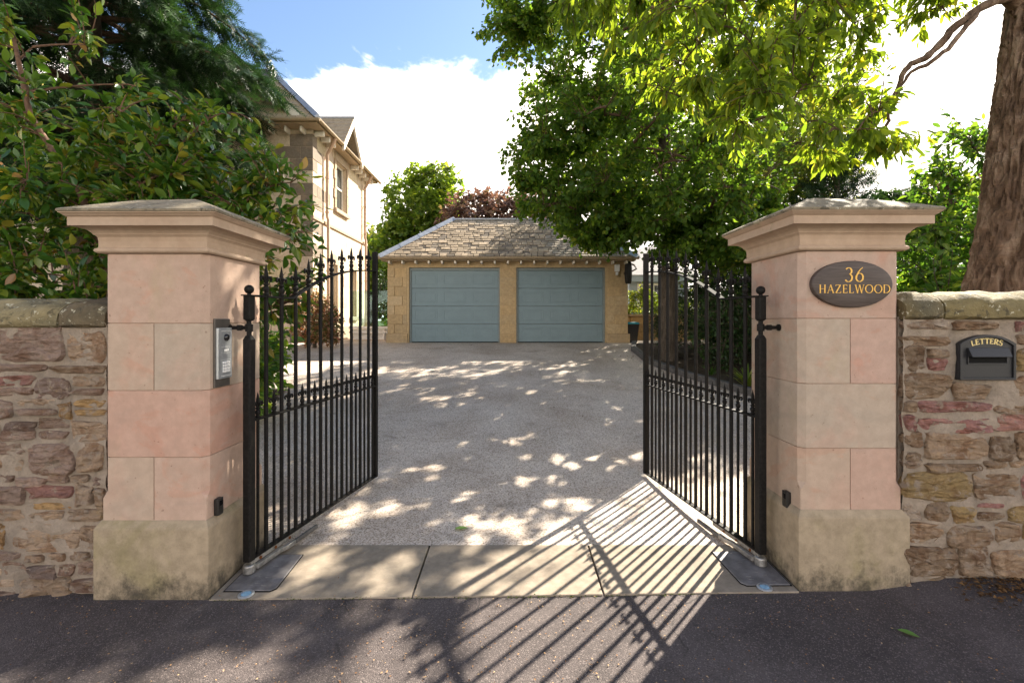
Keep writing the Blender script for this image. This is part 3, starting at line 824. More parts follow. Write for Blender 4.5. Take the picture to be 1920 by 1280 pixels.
# letter box
t = thing('letter_box', 'black arched letter box set in the rubble wall', 'letter box', ((LBX0 + LBX1) / 2, 2.60, LBZ0))
def arch_poly(x0, x1, z0, zs, zt, n=16):
    cx, hw, hh = (x0 + x1) / 2, (x1 - x0) / 2, zt - zs
    r = (hw * hw + hh * hh) / (2 * hh); a = math.asin(hw / r)
    return [(x0, z0), (x1, z0)] + [(cx + r * math.sin(a * (1 - 2 * i / n)), zt - r + r * math.cos(a * (1 - 2 * i / n))) for i in range(n + 1)]
XZ = Matrix(((1, 0, 0, 0), (0, 0, -1, 0), (0, 1, 0, 0), (0, 0, 0, 1)))   # local z -> -Y
LY = 2.625
MB().prism(arch_poly(LBX0, LBX1, LBZ0, LBZ1 - 0.05, LBZ1), -LY - 0.05, -LY + 0.024, XZ).build('body', M['blackmatt'], t, bevel=0.004, seg=2)
out = arch_poly(LBX0, LBX1, LBZ0, LBZ1 - 0.05, LBZ1); inn = arch_poly(LBX0 + 0.014, LBX1 - 0.014, LBZ0 + 0.014, LBZ1 - 0.062, LBZ1 - 0.014)
m = MB(); n = len(out)
vs = [(p[0], LY - 0.0245, p[1]) for p in out] + [(p[0], LY - 0.034, p[1]) for p in out] + [(p[0], LY - 0.034, p[1]) for p in inn] + [(p[0], LY - 0.0245, p[1]) for p in inn]
fs = []
for i in range(n):
    j = (i + 1) % n
    for k in range(4):
        fs.append((k * n + i, k * n + j, ((k + 1) % 4) * n + j, ((k + 1) % 4) * n + i))
m.add(vs, fs).build('rim', M['blackmatt'], t, bevel=0.002)
cxl = (LBX0 + LBX1) / 2
zsl = LBZ0 + 0.135
m = MB(); m.box(cxl - 0.112, cxl + 0.112, LY - 0.031, LY - 0.0242, zsl - 0.048, zsl - 0.040); m.box(cxl - 0.112, cxl - 0.106, LY - 0.031, LY - 0.0242, zsl - 0.040, zsl); m.box(cxl + 0.106, cxl + 0.112, LY - 0.031, LY - 0.0242, zsl - 0.040, zsl)
m.build('slot_frame', M['blackmatt'], t, bevel=0.001)
MB().box(cxl - 0.105, cxl + 0.105, LY - 0.0255, LY - 0.0243, zsl - 0.039, zsl - 0.001).build('slot', M['dark'], t)
m = MB()
prof = [(LY - 0.0244, zsl + 0.045), (LY - 0.034, zsl + 0.046), (LY - 0.058, zsl - 0.004), (LY - 0.054, zsl - 0.007), (LY - 0.0244, zsl + 0.0)]
m.loft([[(x, y, z) for y, z in prof] for x in (cxl - 0.112, cxl + 0.112)]).build('flap', M['blackmatt'], t, bevel=0.0015)
lettering('LETTERS', 0.030, cxl, zsl + 0.083, LY - 0.0245, 0.178, M['cream'], t, 0.20, 0.10, arcr=0.30, space=0.10)

# intercom on the inner face of the left pillar (faces +X)
IX = -1.680
t = thing('intercom', 'slim steel video intercom with keypad on the gate pillar', 'intercom', (IX, 2.678, 1.12))
MB().box(IX, IX + 0.010, 2.607, 2.748, 1.118, 1.508).build('back_plate', M['bronze_plate'], t, bevel=0.002)
MB().box(IX + 0.0102, IX + 0.026, 2.613, 2.742, 1.165, 1.455).build('face_plate', M['steel'], t, bevel=0.004, seg=2)
XN = Matrix(((0, 0, 1, 0), (1, 0, 0, 0), (0, 1, 0, 0), (0, 0, 0, 1)))  # local x->Y, y->Z, z->X
m = MB()
for (a, b_, c, d) in ((2.640, 2.732, 1.436, 1.4385), (2.7295, 2.732, 1.180, 1.436), (2.640, 2.7295, 1.180, 1.1825), (2.640, 2.7295, 1.345, 1.3465), (2.640, 2.7295, 1.272, 1.2735), (2.640, 2.7295, 1.312, 1.3132)):
    m.box(IX + 0.026, IX + 0.0272, a, b_, c, d)
m.build('trim_line', M['whitep'], t)
MB().lathe([(0.021, 0), (0.021, 0.006), (0.016, 0.012), (0.008, 0.016), (0.001, 0.017)], 24, (2.685, 1.40, IX + 0.026), XN).build('camera_lens', M['lens'], t, smooth=True)
m = MB(); m.box(IX + 0.026, IX + 0.0268, 2.668, 2.695, 1.322, 1.332); m.box(IX + 0.026, IX + 0.0268, 2.700, 2.707, 1.322, 1.336)
m.build('printed_mark', M['whitep'], t)
kme = MB().box(-0.003, 0.003, -0.0065, 0.0065, -0.0065, 0.0065).mesh('key', bevel=0.001)
kme.materials.append(M['whitep'])
for i in range(4):
    for j in range(4):
        place('key', kme, t, Matrix.Translation((IX + 0.0285, 2.660 + i * 0.0165, 1.207 + j * 0.0165)))
# photocells
for x, y, s, lb in ((-1.680, 2.635, 1, 'small black gate photocell on the intercom pillar'), (1.636, 2.742, -1, 'small black gate photocell on the signed pillar')):
    t = thing('photocell', lb, 'sensor', (x, y, 0.40), group='gate photocells')
    MB().box(min(x, x + s * 0.028), max(x, x + s * 0.028), y - 0.024, y + 0.024, 0.398, 0.492).build('housing', M['blackplastic'], t, bevel=0.006, seg=2)
    MB().box(min(x + s * 0.0282, x + s * 0.030), max(x + s * 0.0282, x + s * 0.030), y - 0.014, y + 0.014, 0.45, 0.478).build('lens', M['lens'], t)

# ------------------------------------------------------------------ gates
prof = [(0.0125, 0), (0.018, 0.004), (0.018, 0.012), (0.0115, 0.018), (0.015, 0.028), (0.0195, 0.040), (0.015, 0.054), (0.010, 0.061), (0.0165, 0.066), (0.0165, 0.074), (0.0085, 0.080), (0.0090, 0.098), (0.0125, 0.118), (0.0100, 0.150), (0.001, 0.195)]
fm = MB(); fm.lathe(prof, 8)
for sgn in (-1, 1):
    fm.tube([(sgn * 0.006, 0, 0.080), (sgn * 0.014, 0, 0.098), (sgn * 0.026, 0, 0.117), (sgn * 0.039, 0, 0.117), (sgn * 0.045, 0, 0.103), (sgn * 0.041, 0, 0.090), (sgn * 0.034, 0, 0.092)], [0.006, 0.0075, 0.0085, 0.0085, 0.0075, 0.006, 0.004], 6)
    fm.tube([(0, sgn * 0.006, 0.080), (0, sgn * 0.010, 0.100), (0, sgn * 0.017, 0.116), (0, sgn * 0.024, 0.108)], [0.005, 0.006, 0.006, 0.003], 5)
FIN = fm.mesh('finial', smooth=True); FIN.materials.append(M['black'])
fs_ = MB(); k = 0.80
fs_.add([(v[0] * 0.85, v[1] * 0.85, v[2] * k) for v in fm.v], fm.f)
FINS = fs_.mesh('small_finial', smooth=True); FINS.materials.append(M['black'])
ARC = [(0.0, 1.645), (0.371, 1.647), (0.46, 1.690), (0.554, 1.734), (0.706, 1.801), (0.83, 1.842), (0.949, 1.873), (1.10, 1.903), (1.278, 1.927), (1.40, 1.940), (1.505, 1.944)]
def railz(u):
    for (a, za), (b, zb) in zip(ARC, ARC[1:]):
        if a <= u <= b: return za + (zb - za) * (u - a) / (b - a)
    return ARC[-1][1]
def gate(hx, hy, ang, wallx, label, sgn):
    """sgn: side (local y) of the drive centre"""
    t = thing('iron_gate', label, 'gate', (hx, hy, 0.0), ang, 'pair of wrought iron gates', local=True)
    ZB = 0.078; w = 0.0255
    m = MB()
    def oc(h, c, z): return [(x, y, z) for x, y in octa(0, 0, h, c)]
    m.loft([oc(w, 0.006, ZB), oc(w, 0.006, 1.385), oc(w * 0.62, 0.006, 1.408), oc(0.014, 0.006, 1.409)])
    m.lathe([(0.0135, 1.40), (0.0135, 1.432), (0.021, 1.433), (0.021, 1.476), (0.0135, 1.477), (0.0135, 1.51)], 14)
    m.loft([oc(0.014, 0.005, 1.494), oc(w * 0.93, 0.005, 1.506), oc(w * 0.93, 0.005, 1.642)])
    m.box(-0.031, 0.031, -0.031, 0.031, 1.6425, 1.650)
    hp = m.build('hinge_post', M['black'], t, bevel=0.0015)
    m = MB(); m.lathe([(0.012, 1.651), (0.010, 1.658)] + [(0.0265 * math.sin(R(a)), 1.682 - 0.0265 * math.cos(R(a))) for a in range(25, 180, 12)], 20)
    m.build('ball_finial', M['black'], hp, smooth=True)
    # bracket to the pillar
    d = Matrix.Rotation(-ang, 3, 'Z') @ Vector((wallx - hx, 0, 0))
    m = MB(); e = d.normalized(); L = d.length
    m.tube([e * 0.018 + Vector((0, 0, 1.455)), e * (L - 0.004) + Vector((0, 0, 1.455))], 0.011, 8)
    q = e.to_track_quat('Z', 'X').to_matrix().to_4x4(); q.translation = e * (L - 0.012) + Vector((0, 0, 1.455))
    m.lathe([(0.02, 0), (0.02, 0.013)], 10, (0, 0, 0), q)
    q2 = q.copy(); q2.translation = e * (L * 0.45) + Vector((0, 0, 1.455))
    m.lathe([(0.017, -0.014), (0.017, 0.014)], 6, (0, 0, 0), q2)
    m.build('hinge_bracket', M['black'], t)
    # free-end stile
    MB().box(1.489, 1.521, -0.022, 0.022, ZB - 0.002, 2.118).build('stile', M['black'], t, bevel=0.002)
    MB().box(0.028, 1.4885, -0.021, 0.021, ZB, ZB + 0.011).build('bottom_rail', M['black'], t, bevel=0.0012)
    MB().box(0.028, 1.4885, -0.021, 0.021, 0.898, 0.909).build('middle_rail', M['black'], t, bevel=0.0012)
    us = [0.029] + [0.371] + [0.371 + (1.489 - 0.371) * i / 22 for i in range(1, 23)]
    import bisect
    def smz(u):
        if u <= 0.371: return 1.646
        # smooth arch through the measured points
        return sum(railz(min(1.5, max(0.371, u + k * 0.03))) for k in (-2, -1, 0, 1, 2)) / 5 if u > 0.46 else railz(u)
    rings = [[(u, -0.021, smz(u) - 0.0055), (u, 0.021, smz(u) - 0.0055), (u, 0.021, smz(u) + 0.0055), (u, -0.021, smz(u) + 0.0055)] for u in us]
    MB().loft(rings).build('top_rail', M['blackrail'], t)
    for i in range(10):
        u = 0.139 + 0.1387 * i
        zt = smz(u) + 0.008
        b = MB().tube([(u, 0, ZB + 0.0112), (u, 0, zt)], 0.0125, 12).build('bar', M['black'], t, smooth=True)
        place('finial', FIN, b, Matrix.Translation((u, 0, zt - 0.002)))
    for i in range(11):
        u = 0.0697 + 0.1387 * i
        b = MB().tube([(u, 0, ZB + 0.0112), (u, 0, 0.912)], 0.009, 10).build('short_bar', M['black'], t, smooth=True)
        place('finial', FINS, b, Matrix.Translation((u, 0, 0.909)))
    # motor arm under the leaf
    a = MB()
    a.lathe([(0.03, 0.0), (0.034, 0.003), (0.034, 0.045), (0.028, 0.052)], 20, (0, 0, 0.006))
    a.box(0.0, 0.46, -0.017, 0.017, 0.050, 0.0765)
    a.build('motor_arm', M['galv'], t, bevel=0.003)
    a = MB(); y = sgn * 0.045
    a.loft([[(u, y - 0.012 + k * sgn, 0.022), (u, y + 0.012 + k * sgn, 0.022), (u, y + 0.012 + k * sgn, 0.05), (u, y - 0.012 + k * sgn, 0.05)] for u, k in ((0.02, -0.012), (0.22, -0.012), (0.27, 0.004), (0.34, 0.004))])
    a.build('motor_lever', M['galv'], t, bevel=0.002)
    MB().box(0.33, 0.58, y - 0.006 + 0.006 * sgn, y + 0.012 + 0.006 * sgn, 0.020, 0.048).build('stop_block', M['kerb'], t, bevel=0.003)
    for u in (0.07, 0.20, 0.33):
        q = Matrix.Translation((u, sgn * 0.0172, 0.064)) @ Matrix.Rotation(-sgn * R(90), 4, 'X')
        MB().lathe([(0.0095, 0), (0.0095, 0.006)], 6, (0, 0, 0), q).build('bolt', M['rust'], t)
    return t
gate(-1.558, 2.75, math.atan2(0.978, 0.207), -1.680, 'black wrought iron gate leaf hung on the intercom pillar', -1)
gate(1.52, 2.837, math.atan2(0.983, -0.182), 1.636, 'black wrought iron gate leaf hung on the signed pillar', 1)

# ------------------------------------------------------------------ garage
GY = 12.5; gb = gz(0, 12.5); GX0, GX1 = -3.35, 3.12; EZ = 3.16
gar = thing('garage', 'low honey stone double garage with blue grey doors and slate hipped roof', 'garage', ((GX0 + GX1) / 2, GY + 2.5, gb))
D1, D2 = (-2.775, -0.33), (0.115, 2.515)
DT = gb + 2.03
GC = (0.50, 0.37, 0.215)
m = MB()
m.box(GX0, D1[0], GY, GY + 0.3, gb - 0.2, EZ + 0.05); m.box(D1[1], D2[0], GY, GY + 0.3, gb - 0.2, EZ + 0.05); m.box(D2[1], GX1, GY, GY + 0.3, gb - 0.2, EZ + 0.05)
m.box(D1[0], D1[1], GY, GY + 0.3, DT, EZ + 0.05); m.box(D2[0], D2[1], GY, GY + 0.3, DT, EZ + 0.05)
m.box(GX0, GX0 + 0.3, GY + 0.3, GY + 4.6, gb - 0.2, EZ + 0.05); m.box(GX1 - 0.3, GX1, GY + 0.3, GY + 4.6, gb - 0.2, EZ + 0.05); m.box(GX0 + 0.3, GX1 - 0.3, GY + 4.3, GY + 4.6, gb - 0.2, EZ + 0.05)
m.build('wall', M['garage_stone'], gar, color=GC)
rs = random.Random(4)
def gcol(): 
    v = rs.uniform(0.90, 1.10); w = rs.uniform(-0.02, 0.02)
    return (GC[0] * v, (GC[1] + w * 0.6) * v, (GC[2] + w) * v)
def gblock(x0, x1, z0, z1, pr=0.006):
    MB().box(x0 + 0.003, x1 - 0.003, GY - pr, GY + 0.05, z0 + 0.003, z1 - 0.003).build('stone_block', M['garage_stone'], gar, bevel=0.004, color=gcol())
hc = 0.252
for k in range(8):          # piers
    z0, z1 = gb + k * hc, gb + (k + 1) * hc
    if k >= 1:
        q = GX0 + (0.19 if k % 2 else 0.40)
        gblock(GX0, q, z0, z1, 0.03); 
        gblock(q + 0.002, D1[0] - 0.06, z0, z1)
        q = GX1 - (0.19 if k % 2 else 0.36)
        gblock(D2[1] + 0.06, q - 0.002, z0, z1); gblock(q, GX1, z0, z1, 0.014)
    gblock(D1[1] + 0.02, D2[0] - 0.02, z0, z1)
for (x0, x1) in ((GX0 - 0.03, D1[0] - 0.03), (D2[1] + 0.03, GX1 + 0.05)):
    MB().box(x0, x1, GY - 0.05, GY + 0.06, gb - 0.1, gb + hc - 0.004).build('plinth_block', M['garage_stone'], gar, bevel=0.01, color=(0.44, 0.33, 0.20))
for (a, b_) in (D1, D2):
    d = MB(); dy = GY + 0.10
    dr = MB()
    dr.box(a, a + 0.05, dy - 0.03, dy + 0.08, gb - 0.02, DT); dr.box(b_ - 0.05, b_, dy - 0.03, dy + 0.08, gb - 0.02, DT); dr.box(a + 0.05, b_ - 0.05, dy - 0.03, dy + 0.08, DT - 0.07, DT)
    door = dr.build('garage_door', M['doorframe'], gar, bevel=0.003)
    MB().box(a + 0.05, b_ - 0.05, dy + 0.001, dy + 0.05, gb - 0.02, gb + 0.022).build('rubber_seal', M['dark'], door)
    x0, x1 = a + 0.052, b_ - 0.052; zz0 = gb + 0.024; hh = (DT - 0.072 - zz0) / 4
    for k in range(4):
        p = MB(); za, zb = zz0 + k * hh + 0.0035, zz0 + (k + 1) * hh - 0.0035
        p.box(x0, x1, dy, dy + 0.045, za, zb)
        pan = p.build('door_section', M['door'], door, bevel=0.005, seg=2)
        ww = (x1 - x0) / 3
        for j in range(3):
            xa, xb = x0 + j * ww + 0.09, x0 + (j + 1) * ww - 0.09; z0_, z1_ = za + 0.10, zb - 0.10
            q = MB(); e = 0.014
            q.box(xa, xb, dy - 0.005, dy + 0.001, z0_, z0_ + e); q.box(xa, xb, dy - 0.005, dy + 0.001, z1_ - e, z1_); q.box(xa, xa + e, dy - 0.005, dy + 0.001, z0_ + e, z1_ - e); q.box(xb - e, xb, dy - 0.005, dy + 0.001, z0_ + e, z1_ - e)
            q.box(xa + 0.05, xb - 0.05, dy - 0.004, dy + 0.001, z0_ + 0.035, z1_ - 0.035)
            q.v = [(x, y, z) for x, y, z in q.v]
            for vtx in ():
                pass
            mo = q.build('panel_moulding', M['door'], gar if False else door, bevel=0.0015)
# roof
EY0, EY1 = GY - 0.30, GY + 4.9; EX0, EX1 = GX0 - 0.13, GX1 + 0.17
RUN = 1.70; RISE = 1.33; TZ = EZ + RISE
m = MB()
lo = [(EX0, EY0, EZ), (EX1, EY0, EZ), (EX1, EY1, EZ), (EX0, EY1, EZ)]
hi = [(EX0 + RUN, EY0 + RUN, TZ), (EX1 - RUN, EY0 + RUN, TZ), (EX1 - RUN, EY1 - RUN, TZ), (EX0 + RUN, EY1 - RUN, TZ)]
m.loft([[(x, y, z - 0.05) for x, y, z in lo], lo, hi])
roof = m.build('roof', M['roofdark'], gar)
slates = []
rows = 18; SLm = math.hypot(RUN, RISE); nrm = Vector((0, -RISE, RUN)).normalized(); up = Vector((0, RUN, RISE)).normalized()
rr = random.Random(9)
for r in range(rows):
    s0 = r / rows; xl = EX0 + RUN * s0 + 0.10; xr = EX1 - RUN * s0 - 0.10
    x = xl - rr.uniform(0, 0.12)
    while x < xr:
        w = rr.uniform(0.13, 0.27) * (1.1 - 0.25 * s0)
        xa, xb = max(x, xl), min(x + w, xr)
        if xb - xa > 0.05: slates.append((s0, xa, xb, rr.random(), rr.random()))
        x += w
SLM = MB().box(-0.5, 0.5, 0, 1, 0, 1).mesh('slate', bevel=0.0); SLM.materials.append(M['slate'])
rest = MB()
vis = sorted(slates, key=lambda s: (s[1] > 0.9, s[0]))
for i, (s0, xa, xb, c, c2) in enumerate(vis):
    w = xb - xa - 0.016; hl = SLm / rows * 1.22; th_ = 0.020 + 0.014 * c2
    o0 = Vector((0, EY0, EZ)) + up * (SLm * s0 - 0.035 * c2 * 0.6) + nrm * 0.014
    tl = 0.016
    ax = Vector((1, 0, 0)); ay = (up * hl - nrm * (tl * 1.0)); az = nrm * th_
    Mx = Matrix((( ax.x * w, ay.x, az.x, (xa + xb) / 2), (ax.y * w, ay.y, az.y, o0.y), (ax.z * w, ay.z, az.z, o0.z + nrm.z * 0.0), (0, 0, 0, 1)))
    v = 0.62 + 0.6 * c
    cc = (0.44 * v, 0.345 * v, 0.245 * v) if c2 > 0.3 else (0.28 * v, 0.23 * v, 0.18 * v)
    if i < 290:
        o = bpy.data.objects.new('slate', SLM); o.color = (*cc, 1); link(o, roof)
        o.matrix_local = Matrix.Translation(-OFF[roof.name]) @ Mx
    else:
        rest.box(-0.5, 0.5, 0, 1, 0, 1, Mx)
o = rest.build('upper_slates', M['slate'], roof, color=(0.40, 0.34, 0.275)); o['kind'] = 'stuff'
# side slope courses
m = MB()
for r in range(rows):
    s0 = r / rows; s1 = (r + 1.05) / rows
    for sx_, X in ((1, EX0), (-1, EX1)):
        xa = X + sx_ * RUN * s0; ya, yb = EY0 + RUN * s0 + 0.1, EY1 - RUN * s0 - 0.1
        za, zb = EZ + RISE * s0 + 0.03, EZ + RISE * s1 + 0.012
        xb = X + sx_ * RUN * s1
        m.add([(xa, ya, za), (xa, yb, za), (xb, yb, zb), (xb, ya, zb), (xa, ya, za - 0.03), (xa, yb, za - 0.03), (xb, yb, zb - 0.03), (xb, ya, zb - 0.03)], [(0, 1, 2, 3), (0, 4, 5, 1), (1, 5, 6, 2), (3, 7, 4, 0)])
o = m.build('side_slates', M['slate'], roof, color=(0.40, 0.34, 0.275)); o['kind'] = 'stuff'
# lead hips in lengths, lead ridge
for (X, sx_) in ((EX0, 1), (EX1, -1)):
    a = Vector((X - sx_ * 0.03, EY0 - 0.03, EZ + 0.045)); b_ = Vector((X + sx_ * RUN, EY0 + RUN, TZ + 0.05))
    d = (b_ - a); n = 4
    for k in range(n):
        p, q = a + d * (k / n), a + d * ((k + 1) / n + 0.012)
        wv = Vector((sx_ * 1.0, -1.0, 0)).normalized()
        lift = Vector((0, 0, 0.006 * (k + 1)))
        cen = []
        for pt in (p, q):
            cen.append([pt + lift + wv * 0.13 - Vector((0, 0, 0.085)), pt + lift + wv * 0.03, pt + lift + Vector((0, 0, 0.022)), pt + lift - wv * 0.03, pt + lift - wv * 0.13 - Vector((0, 0, 0.085)), pt - Vector((0, 0, 0.06))])
        MB().loft([[tuple(v) for v in c] for c in cen]).build('hip_flashing', M['lead'], roof)
MB().box(EX0 + RUN, EX1 - RUN, EY0 + RUN - 0.06, EY0 + RUN + 0.10, TZ + 0.003, TZ + 0.05).build('ridge_flashing', M['lead'], roof, bevel=0.015, seg=2)
# gutter and rafter ends
m = MB()
sec = [(0.055 * math.cos(R(a)), 0.055 * math.sin(R(a))) for a in range(180, 361, 20)] + [(0.05, 0.008), (-0.05, 0.008)]
m.loft([[(x, EY0 - 0.03 + p[0], EZ - 0.012 + p[1]) for p in sec] for x in (EX0 - 0.04, EX1 + 0.04)])
m.build('gutter', M['gutter'], gar, smooth=True)
MB().box(EX0 + 0.02, EX1 - 0.02, EY0 + 0.04, GY - 0.003, EZ - 0.09, EZ - 0.052).build('soffit', M['gutter'], gar)
rme = MB().box(-0.025, 0.025, 0, 0.24, -0.075, 0).mesh('rafter_end', bevel=0.008); rme.materials.append(M['white'])
for i in range(19):
    place('rafter_end', rme, gar, Matrix.Translation((GX0 + 0.1 + i * 0.349, EY0 + 0.045, EZ - 0.0905)))
# wall light, hose reel, bin
t = thing('wall_light', 'small white floodlight with sensor fixed to the garage wall', 'wall light', (2.815, GY - 0.02, 2.74))
MB().box(2.75, 2.88, GY - 0.11, GY - 0.0125, 2.80, 2.99).build('lamp_head', M['whitep'], t, bevel=0.02, seg=2)
MB().box(2.785, 2.845, GY - 0.09, GY - 0.0125, 2.70, 2.785).build('sensor', M['whitep'], t, bevel=0.015, seg=2)
t = thing('hose_reel', 'black hose reel hanging at the garage corner', 'hose reel', (3.13, GY - 0.16, 2.5))
m = MB()
for k in range(3):
    m.tube([(3.02 + 0.045 * k + 0.03 * math.cos(0), GY - 0.15 + 0.10 * math.cos(2 * math.pi * i / 24), 2.76 + 0.27 * math.sin(2 * math.pi * i / 24)) for i in range(25)], 0.03, 8)
m.build('coiled_hose', M['blackplastic'], t, smooth=True)
MB().box(3.0, 3.16, GY - 0.19, GY - 0.004, 2.73, 2.79).build('hub', M['blackplastic'], t, bevel=0.01)
MB().tube([(3.10, GY - 0.02, 3.05), (3.24, GY - 0.18, 2.96), (3.30, GY - 0.2, 2.86), (3.16, GY - 0.16, 2.78)], 0.022, 8).build('arm', M['pipe'], t, smooth=True)
bx_, by_ = 3.28, 12.72; bz_ = gz(bx_, by_)
t = thing('waste_bin', 'black waste bin with teal lid beside the garage', 'bin', (bx_, by_, bz_))
m = MB(); m.loft([[(bx_ + sx_ * h, by_ + sy_ * h * 1.1, bz_ + z) for sx_, sy_ in ((-1, -1), (1, -1), (1, 1), (-1, 1))] for h, z in ((0.115, 0.0), (0.16, 0.48), (0.165, 0.482), (0.165, 0.50))])
m.build('body', M['blackplastic'], t, bevel=0.012, seg=2)
m = MB(); m.loft([[(bx_ + sx_ * h, by_ + sy_ * h * 1.1, bz_ + z) for sx_, sy_ in ((-1, -1), (1, -1), (1, 1), (-1, 1))] for h, z in ((0.172, 0.501), (0.172, 0.53), (0.14, 0.56))])
m.build('lid', M['teal'], t, bevel=0.01, seg=2)
# low garden wall behind the bin
t = thing('garden_wall', 'low orange stone garden wall behind the waste bin', 'wall', (4.6, 14.2, gz(0, 13)))
rs2 = random.Random(5)
for k in range(3):
    x = 3.2
    while x < 6.4:
        w = rs2.uniform(0.35, 0.6); v = rs2.uniform(0.85, 1.1)
        MB().box(x + 0.006, x + w - 0.006, 14.1, 14.42, gz(0, 13) - 0.1 * (k == 0) + 0.24 * k + 0.005, gz(0, 13) + 0.24 * (k + 1)).build('stone', M['garage_stone'], t, bevel=0.02, color=(0.46 * v, 0.30 * v, 0.14 * v)); x += w
MB().box(3.15, 6.4, 14.06, 14.46, gz(0, 13) + 0.723, gz(0, 13) + 0.79).build('coping', M['garage_stone'], t, bevel=0.015, color=(0.42, 0.31, 0.19))

# ------------------------------------------------------------------ bungalow beyond
bg0 = gz(0, 13)
bun = thing('bungalow', 'pale roofed blue grey bungalow glimpsed beyond the garage', 'house', (8, 22, bg0))
m = MB(); m.box(5.05, 7.6, 20, 27, bg0 - 0.1, 3.35)
m.build('wall', M['bluegrey'], bun)
MB().box(4.75, 7.9, 19.6, 19.998, 3.12, 3.40).build('fascia', M['bluegrey'], bun, bevel=0.01)
MB().loft([[(4.6, 19.5, 3.402), (8.0, 19.5, 3.402), (8.0, 27.4, 3.402), (4.6, 27.4, 3.402)], [(6.1, 21.4, 4.9), (6.5, 21.4, 4.9), (6.5, 25.6, 4.9), (6.1, 25.6, 4.9)]]).build('roof', M['roofpale'], bun)
for (xa, xb) in ((5.4, 6.75),):
    z0, z1 = 1.95, 3.08
    m = MB(); m.box(xa, xa + 0.09, 19.93, 19.995, z0, z1); m.box(xb - 0.09, xb, 19.93, 19.995, z0, z1); m.box(xa + 0.09, xb - 0.09, 19.93, 19.995, z0, z0 + 0.09); m.box(xa + 0.09, xb - 0.09, 19.93, 19.995, z1 - 0.09, z1); m.box((xa + xb) / 2 - 0.04, (xa + xb) / 2 + 0.04, 19.93, 19.995, z0 + 0.09, z1 - 0.09)
    w = m.build('window', M['whitep'], bun)
    MB().box(xa + 0.09, xb - 0.09, 19.96, 19.994, z0 + 0.09, z1 - 0.09).build('pane', M['winglass'], w)

# ------------------------------------------------------------------ house
HX, HY0, HY1, HZ = -5.45, 12.68, 17.35, 6.78
hb = gz(0, 13)
hou = thing('house', 'two storey sandstone house with bracketed eaves and gabled dormer', 'house', (-8, 15, hb))
WIN = [(14.32, 15.22, 4.95, 6.42), (13.98, 14.42, 1.62, 3.25), (15.70, 16.16, 1.62, 3.25)]     # side windows: y0, y1, z0, z1
def wall_quads(u0, u1, z0, z1, ops, fn, dep):
    us = sorted({u0, u1, *[o[0] for o in ops], *[o[1] for o in ops]}); zs = sorted({z0, z1, *[o[2] for o in ops], *[o[3] for o in ops]})
    m = MB()
    for a, b_ in zip(us, us[1:]):
        for c, d in zip(zs, zs[1:]):
            if any(o[0] <= a and b_ <= o[1] and o[2] <= c and d <= o[3] for o in ops): continue
            m.add([fn(a, 0, c), fn(b_, 0, c), fn(b_, 0, d), fn(a, 0, d)], [(0, 1, 2, 3)])
    for (a, b_, c, d) in ops:
        m.add([fn(a, 0, c), fn(b_, 0, c), fn(b_, 0, d), fn(a, 0, d), fn(a, dep, c), fn(b_, dep, c), fn(b_, dep, d), fn(a, dep, d)], [(0, 4, 5, 1), (1, 5, 6, 2), (2, 6, 7, 3), (3, 7, 4, 0)])
    return m
m = wall_quads(HY0, HY1, hb - 0.2, HZ, WIN, lambda u, d, z: (HX - d, u, z), 0.22)
m.add([(HX, HY0, hb - 0.2), (-14, HY0, hb - 0.2), (-14, HY0, HZ), (HX, HY0, HZ)], [(0, 1, 2, 3)])
m.add([(HX, HY1, hb - 0.2), (-14, HY1, hb - 0.2), (-14, HY1, HZ), (HX, HY1, HZ)], [(0, 1, 2, 3)])
HC = (0.62, 0.51, 0.385)
m.build('wall', M['house_stone'], hou, color=HC)
rs3 = random.Random(12); hcs = 0.335
def hcol(dark=0.16):
    if rs3.random() < dark: return (0.20, 0.165, 0.13)
    v = rs3.uniform(0.88, 1.12); return (HC[0] * v, HC[1] * v * rs3.uniform(0.96, 1.03), HC[2] * v * rs3.uniform(0.9, 1.08))
z = hb; k = 0
while z + hcs < HZ - 0.1:
    x = HX - (0.32 if k % 2 else 0.62)
    MB().box(x, HX + 0.012, HY0 - 0.014, HY0 + 0.28 * (1 + (k % 2 == 0) * 0.0) + 0.3 * (k % 2), z + 0.004, z + hcs - 0.004).build('quoin', M['house_stone'], hou, bevel=0.008, color=hcol(0.5))
    while x > -8.4:
        w = rs3.uniform(0.45, 0.9)
        MB().box(x - w + 0.006, x - 0.006, HY0 - 0.006, HY0 + 0.05, z + 0.004, z + hcs - 0.004).build('stone_block', M['house_stone'], hou, bevel=0.004, color=hcol()); x -= w
    y = HY0 + (0.60 if k % 2 else 0.30)
    while y < HY1 - 0.05:
        w = rs3.uniform(0.5, 0.95); a, b_ = y + 0.004, min(y + w, HY1) - 0.004
        segs = [(a, b_)]
        for o_ in WIN:
            if z < o_[3] + 0.2 and z + hcs > o_[2] - 0.16:
                segs = [q for s_ in segs for q in ((s_[0], min(s_[1], o_[0] - 0.15)), (max(s_[0], o_[1] + 0.15), s_[1]))]
        for (p, q) in segs:
            if q - p > 0.05:
                MB().box(HX - 0.05, HX + 0.005, p, q, z + 0.004, z + hcs - 0.004).build('stone_block', M['house_stone'], hou, bevel=0.004, color=hcol(0.05))
        y += w
    z += hcs; k += 1
MB().box(HX - 0.04, HX + 0.05, HY0 - 0.05, HY1 + 0.03, 4.26, 4.36).build('string_course', M['house_stone'], hou, bevel=0.012, color=(0.40, 0.31, 0.22))
MB().box(HX - 0.04, HX + 0.07, HY0 + 0.3, HY1 + 0.04, hb - 0.3, hb + 0.42).build('base_course', M['house_stone'], hou, bevel=0.02, color=(0.36, 0.29, 0.21))
